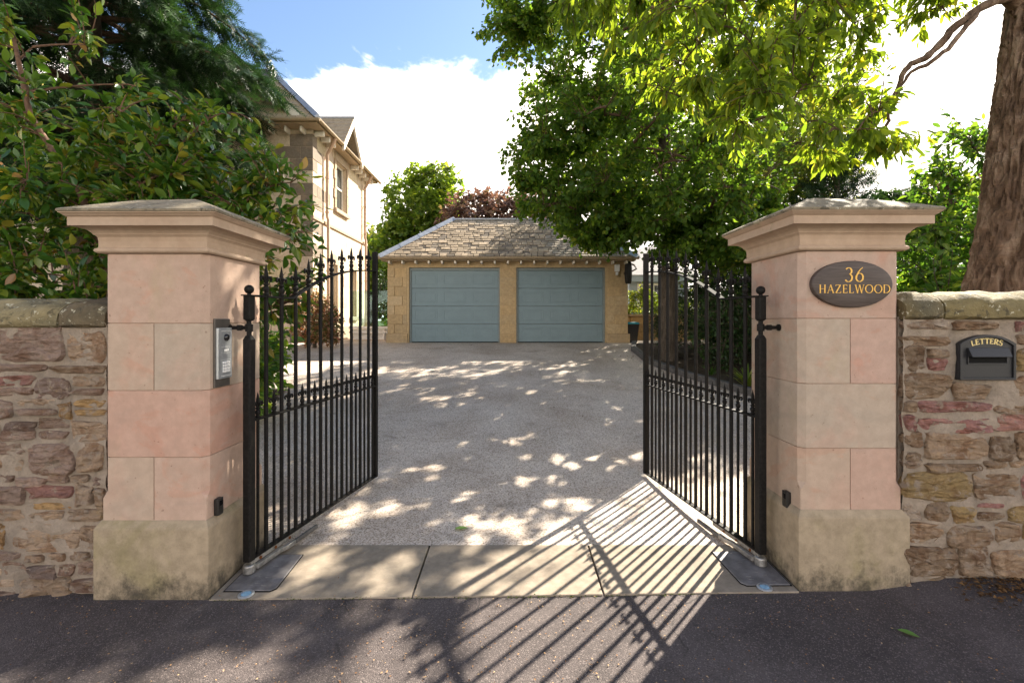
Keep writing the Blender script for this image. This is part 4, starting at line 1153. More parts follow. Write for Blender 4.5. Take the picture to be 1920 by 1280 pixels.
for wi, (a, b_, c, d) in enumerate(WIN):
    arch = wi > 0
    w = MB(); fx = HX - 0.15
    for (p, q, r_, s_) in ((a, a + 0.07, c, d), (b_ - 0.07, b_, c, d), (a + 0.07, b_ - 0.07, c, c + 0.08), (a + 0.07, b_ - 0.07, d - 0.07, d), (a + 0.07, b_ - 0.07, (c + d) / 2 - 0.03, (c + d) / 2 + 0.03)):
        w.box(fx, fx + 0.06, p, q, r_, s_)
    wo = w.build('window', M['white'], hou, bevel=0.006)
    MB().box(fx + 0.01, fx + 0.03, a + 0.07, b_ - 0.07, c + 0.08, d - 0.07).build('pane', M['winglass'], wo)
    MB().box(HX - 0.15, HX + 0.09, a - 0.14, b_ + 0.14, c - 0.13, c - 0.004).build('sill', M['house_stone'], wo, bevel=0.01, color=(0.36, 0.29, 0.22))
    s = MB(); e = 0.13
    if not arch:
        for k in range(5):
            zz = c + (d - c) * k / 5; ee = e + (0.05 if k % 2 else 0)
            s.box(HX + 0.002, HX + 0.045, a - ee, a - 0.002, zz + 0.003, zz + (d - c) / 5 - 0.003); s.box(HX + 0.002, HX + 0.045, b_ + 0.002, b_ + ee, zz + 0.003, zz + (d - c) / 5 - 0.003)
        s.box(HX + 0.002, HX + 0.05, a - e, b_ + e, d + 0.002, d + 0.24)
    else:
        s.box(HX + 0.002, HX + 0.03, a - 0.1, a - 0.002, c, d - 0.05); s.box(HX + 0.002, HX + 0.03, b_ + 0.002, b_ + 0.1, c, d - 0.05)
        cyw, rw = (a + b_) / 2, (b_ - a) / 2
        pts = [(cyw + (rw + 0.1) * math.cos(R(q)), d - 0.05 + (rw + 0.1) * math.sin(R(q))) for q in range(0, 181, 15)]
        s.prism(pts, HX + 0.002, HX + 0.03, XN)
    s.build('surround', M['house_stone'], wo, bevel=0.006, color=(0.40, 0.31, 0.22))
# main roof
ex = HX + 0.36; ey = HY0 - 0.52; ezh = 6.80; pr = 3.6
m = MB(); m.loft([[(ex, ey, ezh - 0.04), (ex, HY1 + 0.45, ezh - 0.04), (-14.3, HY1 + 0.45, ezh - 0.04), (-14.3, ey, ezh - 0.04)], [(ex, ey, ezh), (ex, HY1 + 0.45, ezh), (-14.3, HY1 + 0.45, ezh), (-14.3, ey, ezh)],
                 [(ex - 2.8, ey + 2.8, ezh + 2.8), (ex - 2.8, HY1 + 0.45 - 2.7, ezh + 2.8), (-11.5, HY1 - 2.25, ezh + 2.8), (-11.5, ey + 2.8, ezh + 2.8)]])
hr = m.build('roof', M['roofdark'], hou)
m = MB()
for r in range(14):
    s0, s1 = r * 0.2, r * 0.2 + 0.21
    x = ex - s0 - 0.12
    while x > -9.0 + s0:
        w = rs3.uniform(0.18, 0.34)
        m.add([(x, ey + s0, ezh + s0 + 0.03), (x - w + 0.01, ey + s0, ezh + s0 + 0.03), (x - w + 0.01, ey + s1, ezh + s1 + 0.012), (x, ey + s1, ezh + s1 + 0.012), (x, ey + s0, ezh + s0), (x - w + 0.01, ey + s0, ezh + s0)], [(3, 2, 1, 0), (0, 1, 5, 4)]); x -= w
o = m.build('roof_slates', M['slate'], hr, color=(0.46, 0.37, 0.25)); o['kind'] = 'stuff'
a = Vector((ex + 0.02, ey - 0.02, ezh + 0.05)); d = Vector((-2.8, 2.8, 2.8))
for k in range(5):
    p, q = a + d * (k / 5), a + d * ((k + 1.03) / 5); up_ = Vector((0, 0, 0.005 * (k + 1))); wv = Vector((1, 1, 0)).normalized()
    MB().loft([[tuple(pt + up_ + wv * 0.11 - Vector((0, 0, 0.06))), tuple(pt + up_ + Vector((0, 0, 0.05))), tuple(pt + up_ - wv * 0.11 - Vector((0, 0, 0.06))), tuple(pt - Vector((0, 0, 0.08)))] for pt in (p, q)]).build('hip_flashing', M['lead'], hr)
m = MB()
m.loft([[(ex + 0.02 + p[0], y, ezh - 0.03 + p[1]) for p in sec] for y in (ey - 0.05, HY1 + 0.5)])
m.loft([[(x, ey - 0.02 + p[0], ezh - 0.03 + p[1]) for p in sec] for x in (-9.5, ex + 0.06)])
m.build('gutter', M['gutter'], hou, smooth=True)
MB().box(HX + 0.005, ex - 0.05, ey + 0.06, HY1 + 0.4, ezh - 0.10, ezh - 0.045).build('soffit', M['gutter'], hou)
MB().box(-9.5, HX, ey + 0.06, HY0 - 0.016, ezh - 0.10, ezh - 0.045).build('soffit', M['gutter'], hou)
bme = MB().box(0, 0.27, -0.03, 0.03, -0.15, 0).mesh('eave_bracket', bevel=0.012); bme.materials.append(M['white'])
for i in range(12):
    y = HY0 + 0.12 + i * 0.405
    if 14.0 < y < 15.6: continue
    place('eave_bracket', bme, hou, Matrix.Translation((HX + 0.006, y, ezh - 0.101)))
for i in range(8):
    place('eave_bracket', bme, hou, Matrix.Translation((HX - 0.2 - i * 0.42, HY0 - 0.016, ezh - 0.101)) @ Matrix.Rotation(R(-90), 4, 'Z'))
for y in (13.46, 16.92):
    m = MB(); m.tube([(HX + 0.36, y - 0.1, ezh - 0.05), (HX + 0.33, y - 0.1, ezh - 0.16), (HX + 0.14, y, ezh - 0.42), (HX + 0.09, y, ezh - 0.52), (HX + 0.09, y, 4.5), (HX + 0.12, y, 4.4), (HX + 0.12, y, hb + 0.1)], 0.045, 10)
    for zz in (5.6, 4.6, 2.9, 1.7): m.lathe([(0.06, 0), (0.06, 0.05)], 10, (HX + (0.09 if zz > 4.45 else 0.12), y, zz))
    m.build('downpipe', M['pipe'], hou, smooth=True)
# gabled dormer over the upper window
dy0, dy1, dpk = 13.95, 15.62, 7.92; dym = (dy0 + dy1) / 2; dz0 = 6.86
m = MB()
x0d, x1d = HX - 1.6, HX + 0.02
m.add([(x1d, dy0 + 0.1, 6.45), (x1d, dy1 - 0.1, 6.45), (x1d, dy1 - 0.1, dz0 + 0.1), (x1d, dym, dpk - 0.1), (x1d, dy0 + 0.1, dz0 + 0.1), (x1d - 0.05, dy0 + 0.1, 6.45), (x1d - 0.05, dy1 - 0.1, 6.45), (x1d - 0.05, dy1 - 0.1, dz0 + 0.1), (x1d - 0.05, dym, dpk - 0.1), (x1d - 0.05, dy0 + 0.1, dz0 + 0.1)],
      [(0, 1, 2, 3, 4), (9, 8, 7, 6, 5), (0, 4, 9, 5), (1, 6, 7, 2), (2, 7, 8, 3), (3, 8, 9, 4)])
dm = m.build('dormer', M['house_stone'], hou, color=HC)
xo = HX + 0.42
m = MB()
for (ya, sgn) in ((dy0, 1), (dy1, -1)):
    n_ = 7
    for r in range(n_):
        t0, t1 = r / n_, (r + 1.08) / n_
        y_a, y_b = ya + (dym - ya) * t0, ya + (dym - ya) * min(1, t1)
        z_a, z_b = dz0 + (dpk - dz0) * t0 + 0.035, dz0 + (dpk - dz0) * min(1, t1) + 0.015
        m.add([(xo, y_a, z_a), (x0d, y_a, z_a), (x0d, y_b, z_b), (xo, y_b, z_b), (xo, y_a, z_a - 0.04), (x0d, y_a, z_a - 0.04), (x0d, y_b, z_b - 0.04), (xo, y_b, z_b - 0.04)], [(0, 1, 2, 3), (7, 6, 5, 4), (0, 4, 5, 1), (0, 3, 7, 4)])
m.build('dormer_roof', M['slate'], dm, color=(0.46, 0.37, 0.26))
MB().tube([(xo + 0.02, dym, dpk + 0.02), (x0d, dym, dpk + 0.02)], 0.05, 8).build('ridge_roll', M['lead'], dm, smooth=True)
for (ya, yb) in ((dy0 - 0.04, dym), (dy1 + 0.04, dym)):
    za, zb = dz0 - 0.05, dpk
    m = MB(); m.add([(xo - 0.06, ya, za), (xo + 0.012, ya, za), (xo + 0.012, yb, zb), (xo - 0.06, yb, zb), (xo - 0.06, ya, za - 0.24), (xo + 0.012, ya, za - 0.24), (xo + 0.012, yb, zb - 0.24), (xo - 0.06, yb, zb - 0.24)],
                    [(0, 1, 2, 3), (7, 6, 5, 4), (0, 4, 5, 1), (1, 5, 6, 2), (2, 6, 7, 3), (3, 7, 4, 0)])
    m.build('bargeboard', M['white'], dm, bevel=0.006)
# front gable, mostly behind the shrub
m = MB(); gx0, gx1, gpk = -9.7, -5.62, 8.75; gxm = (gx0 + gx1) / 2; gyf = HY0 - 0.42
m.add([(gx0 + .3, HY0 - 0.02, 6.7), (gx1 - .3, HY0 - 0.02, 6.7), (gx1 - .3, HY0 - 0.02, 7.0), (gxm, HY0 - 0.02, gpk - .15), (gx0 + .3, HY0 - 0.02, 7.0), (gx0 + .3, HY0 + 2.2, 6.7), (gx1 - .3, HY0 + 2.2, 6.7), (gx1 - .3, HY0 + 2.2, 7.0), (gxm, HY0 + 2.2, gpk - .15), (gx0 + .3, HY0 + 2.2, 7.0)],
      [(0, 1, 2, 3, 4), (9, 8, 7, 6, 5), (0, 4, 9, 5), (1, 6, 7, 2)])
fg = m.build('front_gable', M['house_stone'], hou, color=(0.30, 0.24, 0.18))
for (xa, xb) in ((gx0, gxm), (gx1, gxm)):
    m = MB(); m.add([(xa, gyf, 7.0), (xa, HY0 + 2.3, 7.0), (xb, HY0 + 2.3, gpk + 0.12), (xb, gyf, gpk + 0.12), (xa, gyf, 6.94), (xa, HY0 + 2.3, 6.94), (xb, HY0 + 2.3, gpk + 0.06), (xb, gyf, gpk + 0.06)], [(0, 1, 2, 3), (7, 6, 5, 4), (0, 4, 5, 1), (1, 5, 6, 2), (2, 6, 7, 3), (3, 7, 4, 0)])
    m.build('gable_roof', M['roofdark'], fg)
    m = MB(); m.add([(xa, gyf - 0.03, 6.95), (xa, gyf + 0.04, 6.95), (xb, gyf + 0.04, gpk + .055), (xb, gyf - 0.03, gpk + .055), (xa, gyf - 0.03, 6.72), (xa, gyf + 0.04, 6.72), (xb, gyf + 0.04, gpk - 0.18), (xb, gyf - 0.03, gpk - 0.18)], [(0, 1, 2, 3), (7, 6, 5, 4), (0, 4, 5, 1), (1, 5, 6, 2), (2, 6, 7, 3), (3, 7, 4, 0)])
    m.build('bargeboard', M['white'], fg, bevel=0.006)
# glass balustrade and white railing between house and garage
t = thing('glass_balustrade', 'frosted glass balustrade on white rail between house and garage', 'balustrade', (-4.2, 14.6, hb))
MB().box(-5.1, -3.5, 14.58, 14.60, hb + 0.42, 2.42).build('pane', M['glass'], t)
MB().box(-5.12, -3.48, 14.52, 14.66, hb + 0.34, hb + 0.415).build('bottom_rail', M['whitep'], t, bevel=0.008)
MB().box(-5.12, -3.48, 14.55, 14.63, hb + 0.2, hb + 0.26).build('lower_rail', M['whitep'], t, bevel=0.006)
for i in range(4):
    x = -5.05 + i * 0.5
    MB().box(x, x + 0.05, 14.56, 14.62, hb - 0.1, hb + 0.338).build('post', M['whitep'], t)
MB().box(-5.1, -3.5, 14.68, 14.72, hb - 0.1, hb + 0.33).build('backing_board', M['whitep'], t)

# ------------------------------------------------------------------ vegetation
def unit(a):
    return a / np.maximum(1e-9, np.linalg.norm(a, axis=-1, keepdims=True))
def leaf_template(kind):
    """leaf along +y, blade normal +z, length 1"""
    if kind == 'oval' or kind == 'long':
        w = [0.0, 0.17, 0.24, 0.20, 0.09, 0.0] if kind == 'oval' else [0.0, 0.12, 0.165, 0.13, 0.045, 0.0]
        t = [0.0, 0.22, 0.48, 0.72, 0.89, 1.0]
        v = [(0, -0.13, 0.0)]; f = []
        mid = []; le = []; ri = []
        for ti, wi in zip(t, w):
            zc = -0.13 * ti * ti
            mid.append(len(v)); v.append((0, ti, zc))
            if wi > 0:
                le.append(len(v)); v.append((-wi, ti - 0.02, zc + wi * 0.42)); ri.append(len(v)); v.append((wi, ti - 0.02, zc + wi * 0.42))
            else: le.append(mid[-1]); ri.append(mid[-1])
        for i in range(5):
            a = [mid[i], mid[i + 1], le[i + 1], le[i]]; b = [mid[i], ri[i], ri[i + 1], mid[i + 1]]
            for q in (a, b):
                q2 = []
                for k in q:
                    if k not in q2: q2.append(k)
                f.append(tuple(q2))
        # petiole
        n = len(v); v += [(-0.012, -0.16, 0.01), (0.012, -0.16, 0.01)]
        f.append((n, n + 1, mid[0]))
        return np.array(v), f
    if kind == 'round':
        v = [(0, 0, 0), (0, 1, -0.08), (-0.42, 0.28, 0.12), (-0.32, 0.74, 0.06), (0.42, 0.28, 0.12), (0.32, 0.74, 0.06)]
        return np.array(v), [(0, 1, 3, 2), (0, 4, 5, 1)]
    if kind == 'small':
        return np.array([(0, 0, 0), (0, 1, -0.05), (-0.3, 0.5, 0.08), (0.3, 0.5, 0.08)]), [(0, 1, 2), (0, 3, 1)]
    if kind == 'clump':     # three small leaves at once, for far crowns
        v, f = [], []
        for a in (-55, 0, 60):
            c, s = math.cos(R(a)), math.sin(R(a)); b = len(v)
            for (x, y, z) in ((0, 0.05, 0), (0, 1, -0.1 * a / 60), (-0.3, 0.5, 0.1), (0.3, 0.5, 0.1)):
                v.append((c * x - s * y, s * x + c * y, z))
            f += [(b, b + 1, b + 2), (b, b + 3, b + 1)]
        return np.array(v), f
    if kind == 'spray':     # feathery conifer spray
        v, f = [], []
        for k in range(9):
            y = k / 9; L = 0.26 * (1 - 0.55 * y) + 0.05
            for s in (-1, 1):
                b = len(v); zz = 0.05 * math.sin(k * 2.3)
                v += [(0, y, 0), (s * L, y + 0.22, zz), (0, y + 0.075, 0)]
                f.append((b, b + 1, b + 2))
        b = len(v); v += [(-0.012, 0, 0), (0.012, 0, 0), (0, 1.12, -0.02)]; f.append((b, b + 1, b + 2))
        return np.array(v), f
    if kind == 'blade':
        return np.array([(-0.03, 0, 0), (0.03, 0, 0), (-0.035, 0.4, 0.06), (0.035, 0.4, 0.06), (-0.025, 0.75, 0.0), (0.025, 0.75, 0.0), (0, 1, -0.16)]), [(0, 1, 3, 2), (2, 3, 5, 4), (4, 5, 6)]
    if kind == 'scale':
        return np.array([(0, 0, 0), (0, 1, 0), (-0.28, 0.5, 0.1), (0.28, 0.5, 0.1)]), [(0, 1, 2), (0, 3, 1)]
TPL = {k: leaf_template(k) for k in ('oval', 'long', 'round', 'small', 'clump', 'spray', 'blade', 'scale')}

def frames(d, n):
    y = unit(d); z = unit(n - y * np.sum(n * y, -1, keepdims=True)); x = np.cross(y, z)
    return x, y, z
def leaf_mesh(name, kind, P, D, Nn, S, mat, parent=None, smooth=False):
    tv, tf = TPL[kind]
    off = np.array(OFF.get(parent.name, (0, 0, 0))) if parent is not None else np.zeros(3)
    x, y, z = frames(D, Nn); S = S[:, None, None]
    wv_ = rng.uniform(0.75, 1.2, (len(P), 1, 1)); cv_ = rng.uniform(-0.4, 2.6, (len(P), 1, 1))
    V = (P - off)[:, None, :] + S * (tv[None, :, 0:1] * wv_ * x[:, None] + tv[None, :, 1:2] * y[:, None] + tv[None, :, 2:3] * cv_ * z[:, None])
    N = len(P); nv = len(tv)
    fl = np.array([len(f) for f in tf]); idx = np.concatenate([np.array(f) for f in tf])
    loops = (idx[None, :] + (np.arange(N) * nv)[:, None]).ravel().astype(np.int32)
    tot = np.tile(fl, N).astype(np.int32); start = np.concatenate([[0], np.cumsum(tot)[:-1]]).astype(np.int32)
    me = bpy.data.meshes.new(name)
    me.vertices.add(N * nv); me.loops.add(len(loops)); me.polygons.add(len(tot))
    me.vertices.foreach_set('co', V.astype(np.float32).ravel())
    me.loops.foreach_set('vertex_index', loops)
    me.polygons.foreach_set('loop_start', start)
    me.polygons.foreach_set('loop_total', tot)
    if smooth: me.polygons.foreach_set('use_smooth', np.ones(len(tot), bool))
    at = me.attributes.new('rnd', 'FLOAT', 'FACE')
    at.data.foreach_set('value', np.repeat(rng.random(N), len(tf)).astype(np.float32))
    me.update(calc_edges=True)
    me.materials.append(mat)
    o = bpy.data.objects.new(name, me)
    return link(o, parent)
SINGLE = {}
def single_leaves(name, kind, P, D, Nn, S, mat, parent):
    key = (kind, mat.name)
    if key not in SINGLE:
        tv, tf = TPL[kind]
        me = bpy.data.meshes.new('leaf'); me.from_pydata([tuple(v) for v in tv], [], tf); me.materials.append(mat)
        me.polygons.foreach_set('use_smooth', np.ones(len(tf), bool)); SINGLE[key] = me
    x, y, z = frames(D, Nn)
    off = OFF[parent.name]
    for i in range(len(P)):
        o = bpy.data.objects.new(name, SINGLE[key])
        link(o, parent)
        s = S[i]
        o.matrix_local = Matrix(((x[i, 0] * s, y[i, 0] * s, z[i, 0] * s, P[i, 0] - off.x), (x[i, 1] * s, y[i, 1] * s, z[i, 1] * s, P[i, 1] - off.y), (x[i, 2] * s, y[i, 2] * s, z[i, 2] * s, P[i, 2] - off.z), (0, 0, 0, 1)))

SUNv = np.array(SUN)
LIT = np.array([(1.35, 4.5), (1.66, 3.05), (0.98, 2.32), (0.62, 2.42), (0.28, 2.85), (0.70, 3.75)])  # ground outline to be lit; leaves in its sun rays are cut away
def in_poly(p, poly):
    r = np.zeros(len(p), bool); n = len(poly)
    for i in range(n):
        (xa, ya), (xb, yb) = poly[i], poly[(i + 1) % n]
        c = ((ya > p[:, 1]) != (yb > p[:, 1])) & (p[:, 0] < (xb - xa) * (p[:, 1] - ya) / (yb - ya + 1e-12) + xa)
        r ^= c
    return r
_g = random.Random(77)
def _gp(px, py):
    y = 870 * 1.5 / (py - 600)
    for _ in range(6): y = 870 * (1.5 - gz(0, y)) / (py - 600)
    return ((px - 958) / 870 * y, y)
# holes cut in the crowns along sun rays, placing flecks on drive and footway
GAPS = [(*_gp(*q), _g.uniform(0.085, 0.15)) for q in ((935, 1125), (900, 1170), (965, 1195), (985, 1140), (1195, 1150), (1010, 1085), (880, 1085), (950, 1050), (1060, 1040), (1090, 1090), (1030, 1180), (940, 835), (900, 832), (1035, 872), (1065, 880), (1120, 802), (968, 905), (722, 955), (785, 950), (955, 990), (880, 975), (660, 960), (830, 770), (905, 795), (1135, 690), (1180, 800), (800, 900), (610, 1060), (590, 1040), (740, 1060), (480, 1230), (420, 1260), (330, 1275), (780, 1240), (720, 1210))]
GAPS += [(_g.uniform(-1.9, 2.2), _g.uniform(3.2, 11.0), _g.uniform(0.05, 0.12)) for _ in range(100)]
def sun_gap(P):
    """leaves are removed along sun rays to put light on the gateway and drive"""
    t = (P[:, 2] - 0.02) / SUNv[2]
    gpt = P[:, :2] - t[:, None] * SUNv[:2]
    inside = in_poly(gpt, LIT)
    for (hx, hy, hr) in GAPS:
        inside |= ((gpt[:, 0] - hx) ** 2 + ((gpt[:, 1] - hy) * 0.8) ** 2) < hr * hr
    return ~(inside & (rng.random(len(P)) < 0.985))  # crowns are thinned here only to shape where sunlight lands

def sample_env(envs, n, power=0.28, lo=0.0):
    wts = np.array([e[2] for e in envs], float); wts /= wts.sum()
    k = rng.choice(len(envs), n, p=wts)
    d = unit(rng.normal(size=(n, 3)))
    r = lo + (1 - lo) * rng.random(n) ** power
    C = np.array([e[0] for e in envs], float)[k]; A = np.array([e[1] for e in envs], float)[k]
    lump = np.array([1 + 0.22 * mnoise.noise(Vector(q)) for q in (d * 2.1 + C)])
    return C + A * d * (r * lump)[:, None]
def bez(a, b, c, n):
    t = np.linspace(0, 1, n)[:, None]
    return (1 - t) ** 2 * a + 2 * t * (1 - t) * b + t * t * c
def grow(name, label, cat, base, trunk, tr, envs, n_sec, n_twig, n_leaf, kind, size, lmat, barkm, droop=0.3, upn=0.8, group=None, keep=None, indiv=0, seed=1, twigm=None, sides=14, power=0.28, spread=0.12, sec_r=0.03, trunk_fn=None, hang=0.0, twig_r=0.006, crown_name='crown', minz=None):
    global rng
    rng = np.random.default_rng(seed)
    t = thing(name, label, cat, tuple(base), group=group)
    tp = np.array(trunk, float)
    seg = [tp[0]]
    for a, b in zip(tp, tp[1:]):
        for k in range(1, 9): seg.append(a + (b - a) * k / 8)
    seg = np.array(seg)
    if trunk_fn: trunk_fn(t)
    else:
        rad = np.interp(np.linspace(0, 1, len(seg)), np.linspace(0, 1, len(tr)), tr)
        MB().tube([tuple(p) for p in seg], list(rad), sides).build('trunk' if cat == 'tree' else 'stem', barkm, t, smooth=True)
    nodes = seg[len(seg) // 4:]
    br = MB()
    S = sample_env(envs, n_sec, 0.5) ; S = S[np.argsort(np.linalg.norm(S - tp[-1], axis=1))]
    S_nodes = [nodes]
    allnodes = nodes.copy()
    for p in S:
        c = np.linalg.norm(allnodes - p, axis=1) + 0.9 * np.maximum(0, allnodes[:, 2] - p[2] + 0.15 - hang)
        j = int(np.argmin(c)); a = allnodes[j]; L = np.linalg.norm(p - a)
        if L < 0.05: continue
        mid = (a + p) / 2 + np.array([0, 0, 0.16 * L]) + rng.normal(size=3) * 0.07 * L
        pts = bez(a, mid, p, 7)
        r0 = sec_r * min(1.6, 0.35 + L * 0.35)
        br.tube([tuple(q) for q in pts], list(np.linspace(r0, max(twig_r, r0 * 0.3), 7)), 6, False)
        allnodes = np.vstack([allnodes, pts[2:]])
    T = sample_env(envs, n_twig, power)
    if keep is not None: T = T[keep(T)]
    LP, LD, LN, LS_ = [], [], [], []
    for p in T:
        c = np.linalg.norm(allnodes - p, axis=1) + 0.5 * np.maximum(0, allnodes[:, 2] - p[2] + 0.1 - hang)
        j = int(np.argmin(c)); a = allnodes[j]; L = np.linalg.norm(p - a)
        if L < 0.03: continue
        mid = (a + p) / 2 + np.array([0, 0, 0.2 * L]) + rng.normal(size=3) * 0.08 * L
        pts = bez(a, mid, p, 5)
        br.tube([tuple(q) for q in pts], list(np.linspace(twig_r * 1.3, twig_r * 0.45, 5)), 4, False)
        tang = unit((p - mid)[None])[0]
        n = n_leaf
        lo = max(0.0, 1 - 0.55 / max(L, 0.05))
        tt = lo + (1 - lo) * rng.random(n) ** 0.75
        q = (1 - tt[:, None]) ** 2 * a + 2 * tt[:, None] * (1 - tt[:, None]) * mid + tt[:, None] ** 2 * p
        rd = unit(rng.normal(size=(n, 3)))
        LP.append(q + rd * spread * rng.random((n, 1)))
        LD.append(tang * 0.7 + rd * 0.9 + np.array([0, 0, -droop]))
        LN.append(np.array([0, 0, upn]) + unit(rng.normal(size=(n, 3))) * 0.8)
        LS_.append(size * rng.uniform(0.45, 1.25, n))
    P, D, Nn, Sz = np.vstack(LP), np.vstack(LD), np.vstack(LN), np.concatenate(LS_)
    k = sun_gap(P)
    if keep is not None: k &= keep(P)
    P, D, Nn, Sz = P[k], D[k], Nn[k], Sz[k]
    br.build('branches', twigm or barkm, t, smooth=True)
    if indiv:
        # the leaves that show largest become parts of their own
        px = Sz / np.maximum(0.5, P[:, 1])
        vis = (np.abs(P[:, 0] / P[:, 1]) < 1.08) & ((P[:, 2] - 1.5) / P[:, 1] < 0.68)
        front = -P[:, 1] * 0.5 + px * 10 + np.where(vis, 100, 0)
        o = np.argsort(-front); s, r = o[:indiv], o[indiv:]
        single_leaves('leaf', kind, P[s], D[s], Nn[s], Sz[s], lmat, t)
        P, D, Nn, Sz = P[r], D[r], Nn[r], Sz[r]
    c = leaf_mesh(crown_name, kind, P, D, Nn, Sz, lmat, t, smooth=kind in ('oval', 'long'))
    c['kind'] = 'stuff'
    return t

# --- shrub behind the left wall
def keepL(P):
    # stays behind the wall and clear of the pillar cap
    return ~((P[:, 1] < 3.3) & (P[:, 0] > -2.5)) & (P[:, 1] > 3.05)
zl = gz(-3.4, 4.0)
grow('evergreen_shrub', 'tall glossy evergreen shrub behind the wall and intercom pillar', 'shrub', (-3.3, 4.0, zl),
     [(-3.3, 4.0, zl), (-3.25, 4.0, 0.9), (-3.35, 3.95, 1.7), (-3.6, 3.9, 2.5), (-4.0, 3.85, 3.2), (-4.1, 3.8, 3.9)], [0.05, 0.045, 0.04, 0.03, 0.022, 0.012],
     [((-3.3, 3.85, 2.05), (1.15, 0.62, 1.15), 5), ((-2.4, 3.95, 2.1), (0.70, 0.58, 1.05), 2.0), ((-2.0, 4.0, 2.15), (0.38, 0.45, 0.8), 0.62), ((-4.35, 3.9, 2.05), (1.0, 0.7, 1.35), 4), ((-2.85, 3.9, 2.75), (0.75, 0.5, 0.72), 2.2), ((-3.9, 3.85, 3.6), (0.9, 0.5, 0.7), 0.55), ((-5.3, 4.0, 2.2), (0.9, 0.7, 1.4), 1.6)],
     110, 1300, 13, 'oval', 0.096, M['lf_shrub'], M['redtwig'], droop=0.05, upn=1.0, keep=keepL, indiv=300, seed=3, spread=0.07, sec_r=0.02, twig_r=0.005, crown_name='foliage')
# --- laurel inside the left gate, red-tipped bush by the house
grow('laurel_bush', 'green laurel bush growing behind the open gate by the intercom pillar', 'bush', (-3.75, 6.0, gz(0, 6)),
     [(-3.75, 6.0, gz(0, 6)), (-3.72, 6.0, 0.6), (-3.8, 6.05, 1.2)], [0.05, 0.04, 0.02], [((-3.6, 6.0, 0.98), (0.78, 0.8, 0.95), 1.3), ((-4.6, 6.3, 1.1), (1.0, 0.9, 1.1), 1.2), ((-3.35, 5.3, 0.75), (0.35, 0.5, 0.7), .4)],
     50, 560, 12, 'oval', 0.12, M['lf_sunlaurel'], M['bark'], indiv=150, seed=5, spread=0.07, sec_r=0.015, crown_name='foliage')
grow('red_tipped_bush', 'bushy red tipped shrub against the house corner', 'bush', (-4.85, 11.4, gz(0, 11.4)),
     [(-4.85, 11.4, gz(0, 11.4)), (-4.85, 11.4, 1.3), (-4.9, 11.4, 1.8)], [0.05, 0.04, 0.02], [((-4.85, 11.4, 1.55), (0.6, 0.55, 0.68), 1), ((-4.5, 11.3, 1.2), (0.35, 0.35, 0.35), 0.3)],
     30, 300, 14, 'small', 0.09, M['lf_red'], M['bark'], seed=6, spread=0.08, sec_r=0.015, crown_name='foliage')

# --- cedar, top left
def cedar():
    global rng
    rng = np.random.default_rng(21)
    b = (-8.5, 9.2); z0 = gz(b[0], b[1])
    t = thing('cedar_tree', 'dark drooping cedar towering over the evergreen shrub', 'tree', (b[0], b[1], z0))
    MB().tube([(b[0], b[1], z0 - 0.1), (b[0] + 0.1, b[1], 3), (b[0] + 0.05, b[1], 7), (b[0], b[1], 11), (b[0], b[1], 14.5)], [0.38, 0.33, 0.25, 0.14, 0.03], 16).build('trunk', M['bark'], t, smooth=True)
    br = MB(); P, D, Nn, S = [], [], [], []
    for i in range(96):
        z = 3.2 + 10.2 * (i / 96) + rng.uniform(-0.2, 0.2); a = i * 2.39996 + rng.uniform(-0.2, 0.2)
        L = (3.75 - 2.9 * max(0, (z - 6.5) / 8)) * rng.uniform(0.82, 1.08)
        L *= 0.66 + 0.34 * min(1, max(0, (z - 4.2) / 2.4))
        dv = np.array([math.cos(a), math.sin(a), 0]); sd = np.array([-dv[1], dv[0], 0])
        o = np.array([b[0], b[1], z])
        pts = [o + dv * L * s + np.array([0, 0, 0.35 * L * s * (1 - s) - 0.22 * L * s ** 2.2]) for s in np.linspace(0, 1, 9)]
        br.tube([tuple(p) for p in pts], list(np.linspace(0.06, 0.008, 9)), 6, False)
        for k in range(30):
            s = 0.22 + 0.78 * (k + rng.random()) / 30
            p0 = o + dv * L * s + np.array([0, 0, 0.35 * L * s * (1 - s) - 0.22 * L * s ** 2.2])
            l2 = (0.30 + 0.85 * (1 - s)) * rng.uniform(0.7, 1.1); sg = 1 if k % 2 else -1
            d2 = unit((sd * sg * rng.uniform(0.6, 1.0) + dv * rng.uniform(0.5, 0.9))[None])[0]
            end = p0 + d2 * l2 + np.array([0, 0, -0.30 * l2])
            br.tube([tuple(p0), tuple((p0 + end) / 2 + np.array([0, 0, 0.06 * l2])), tuple(end)], [0.007, 0.005, 0.003], 3, False)
            n = int(6 + 11 * l2)
            tt = np.linspace(0.1, 1, n)[:, None]
            q = p0 + (end - p0) * tt + rng.normal(size=(n, 3)) * 0.02
            P.append(q)
            D.append(d2 * 0.75 + rng.normal(size=(n, 3)) * 0.42 + np.array([0, 0, -0.55]))
            Nn.append(np.array([0, 0, 1.0]) + rng.normal(size=(n, 3)) * 0.4)
            S.append(rng.uniform(0.24, 0.46, n))
    P, D, Nn, S = np.vstack(P), np.vstack(D), np.vstack(Nn), np.concatenate(S)
    br.build('branches', M['twig'], t, smooth=True)
    c = leaf_mesh('crown', 'spray', P, D, Nn, S, M['needle'], t); c['kind'] = 'stuff'
cedar()

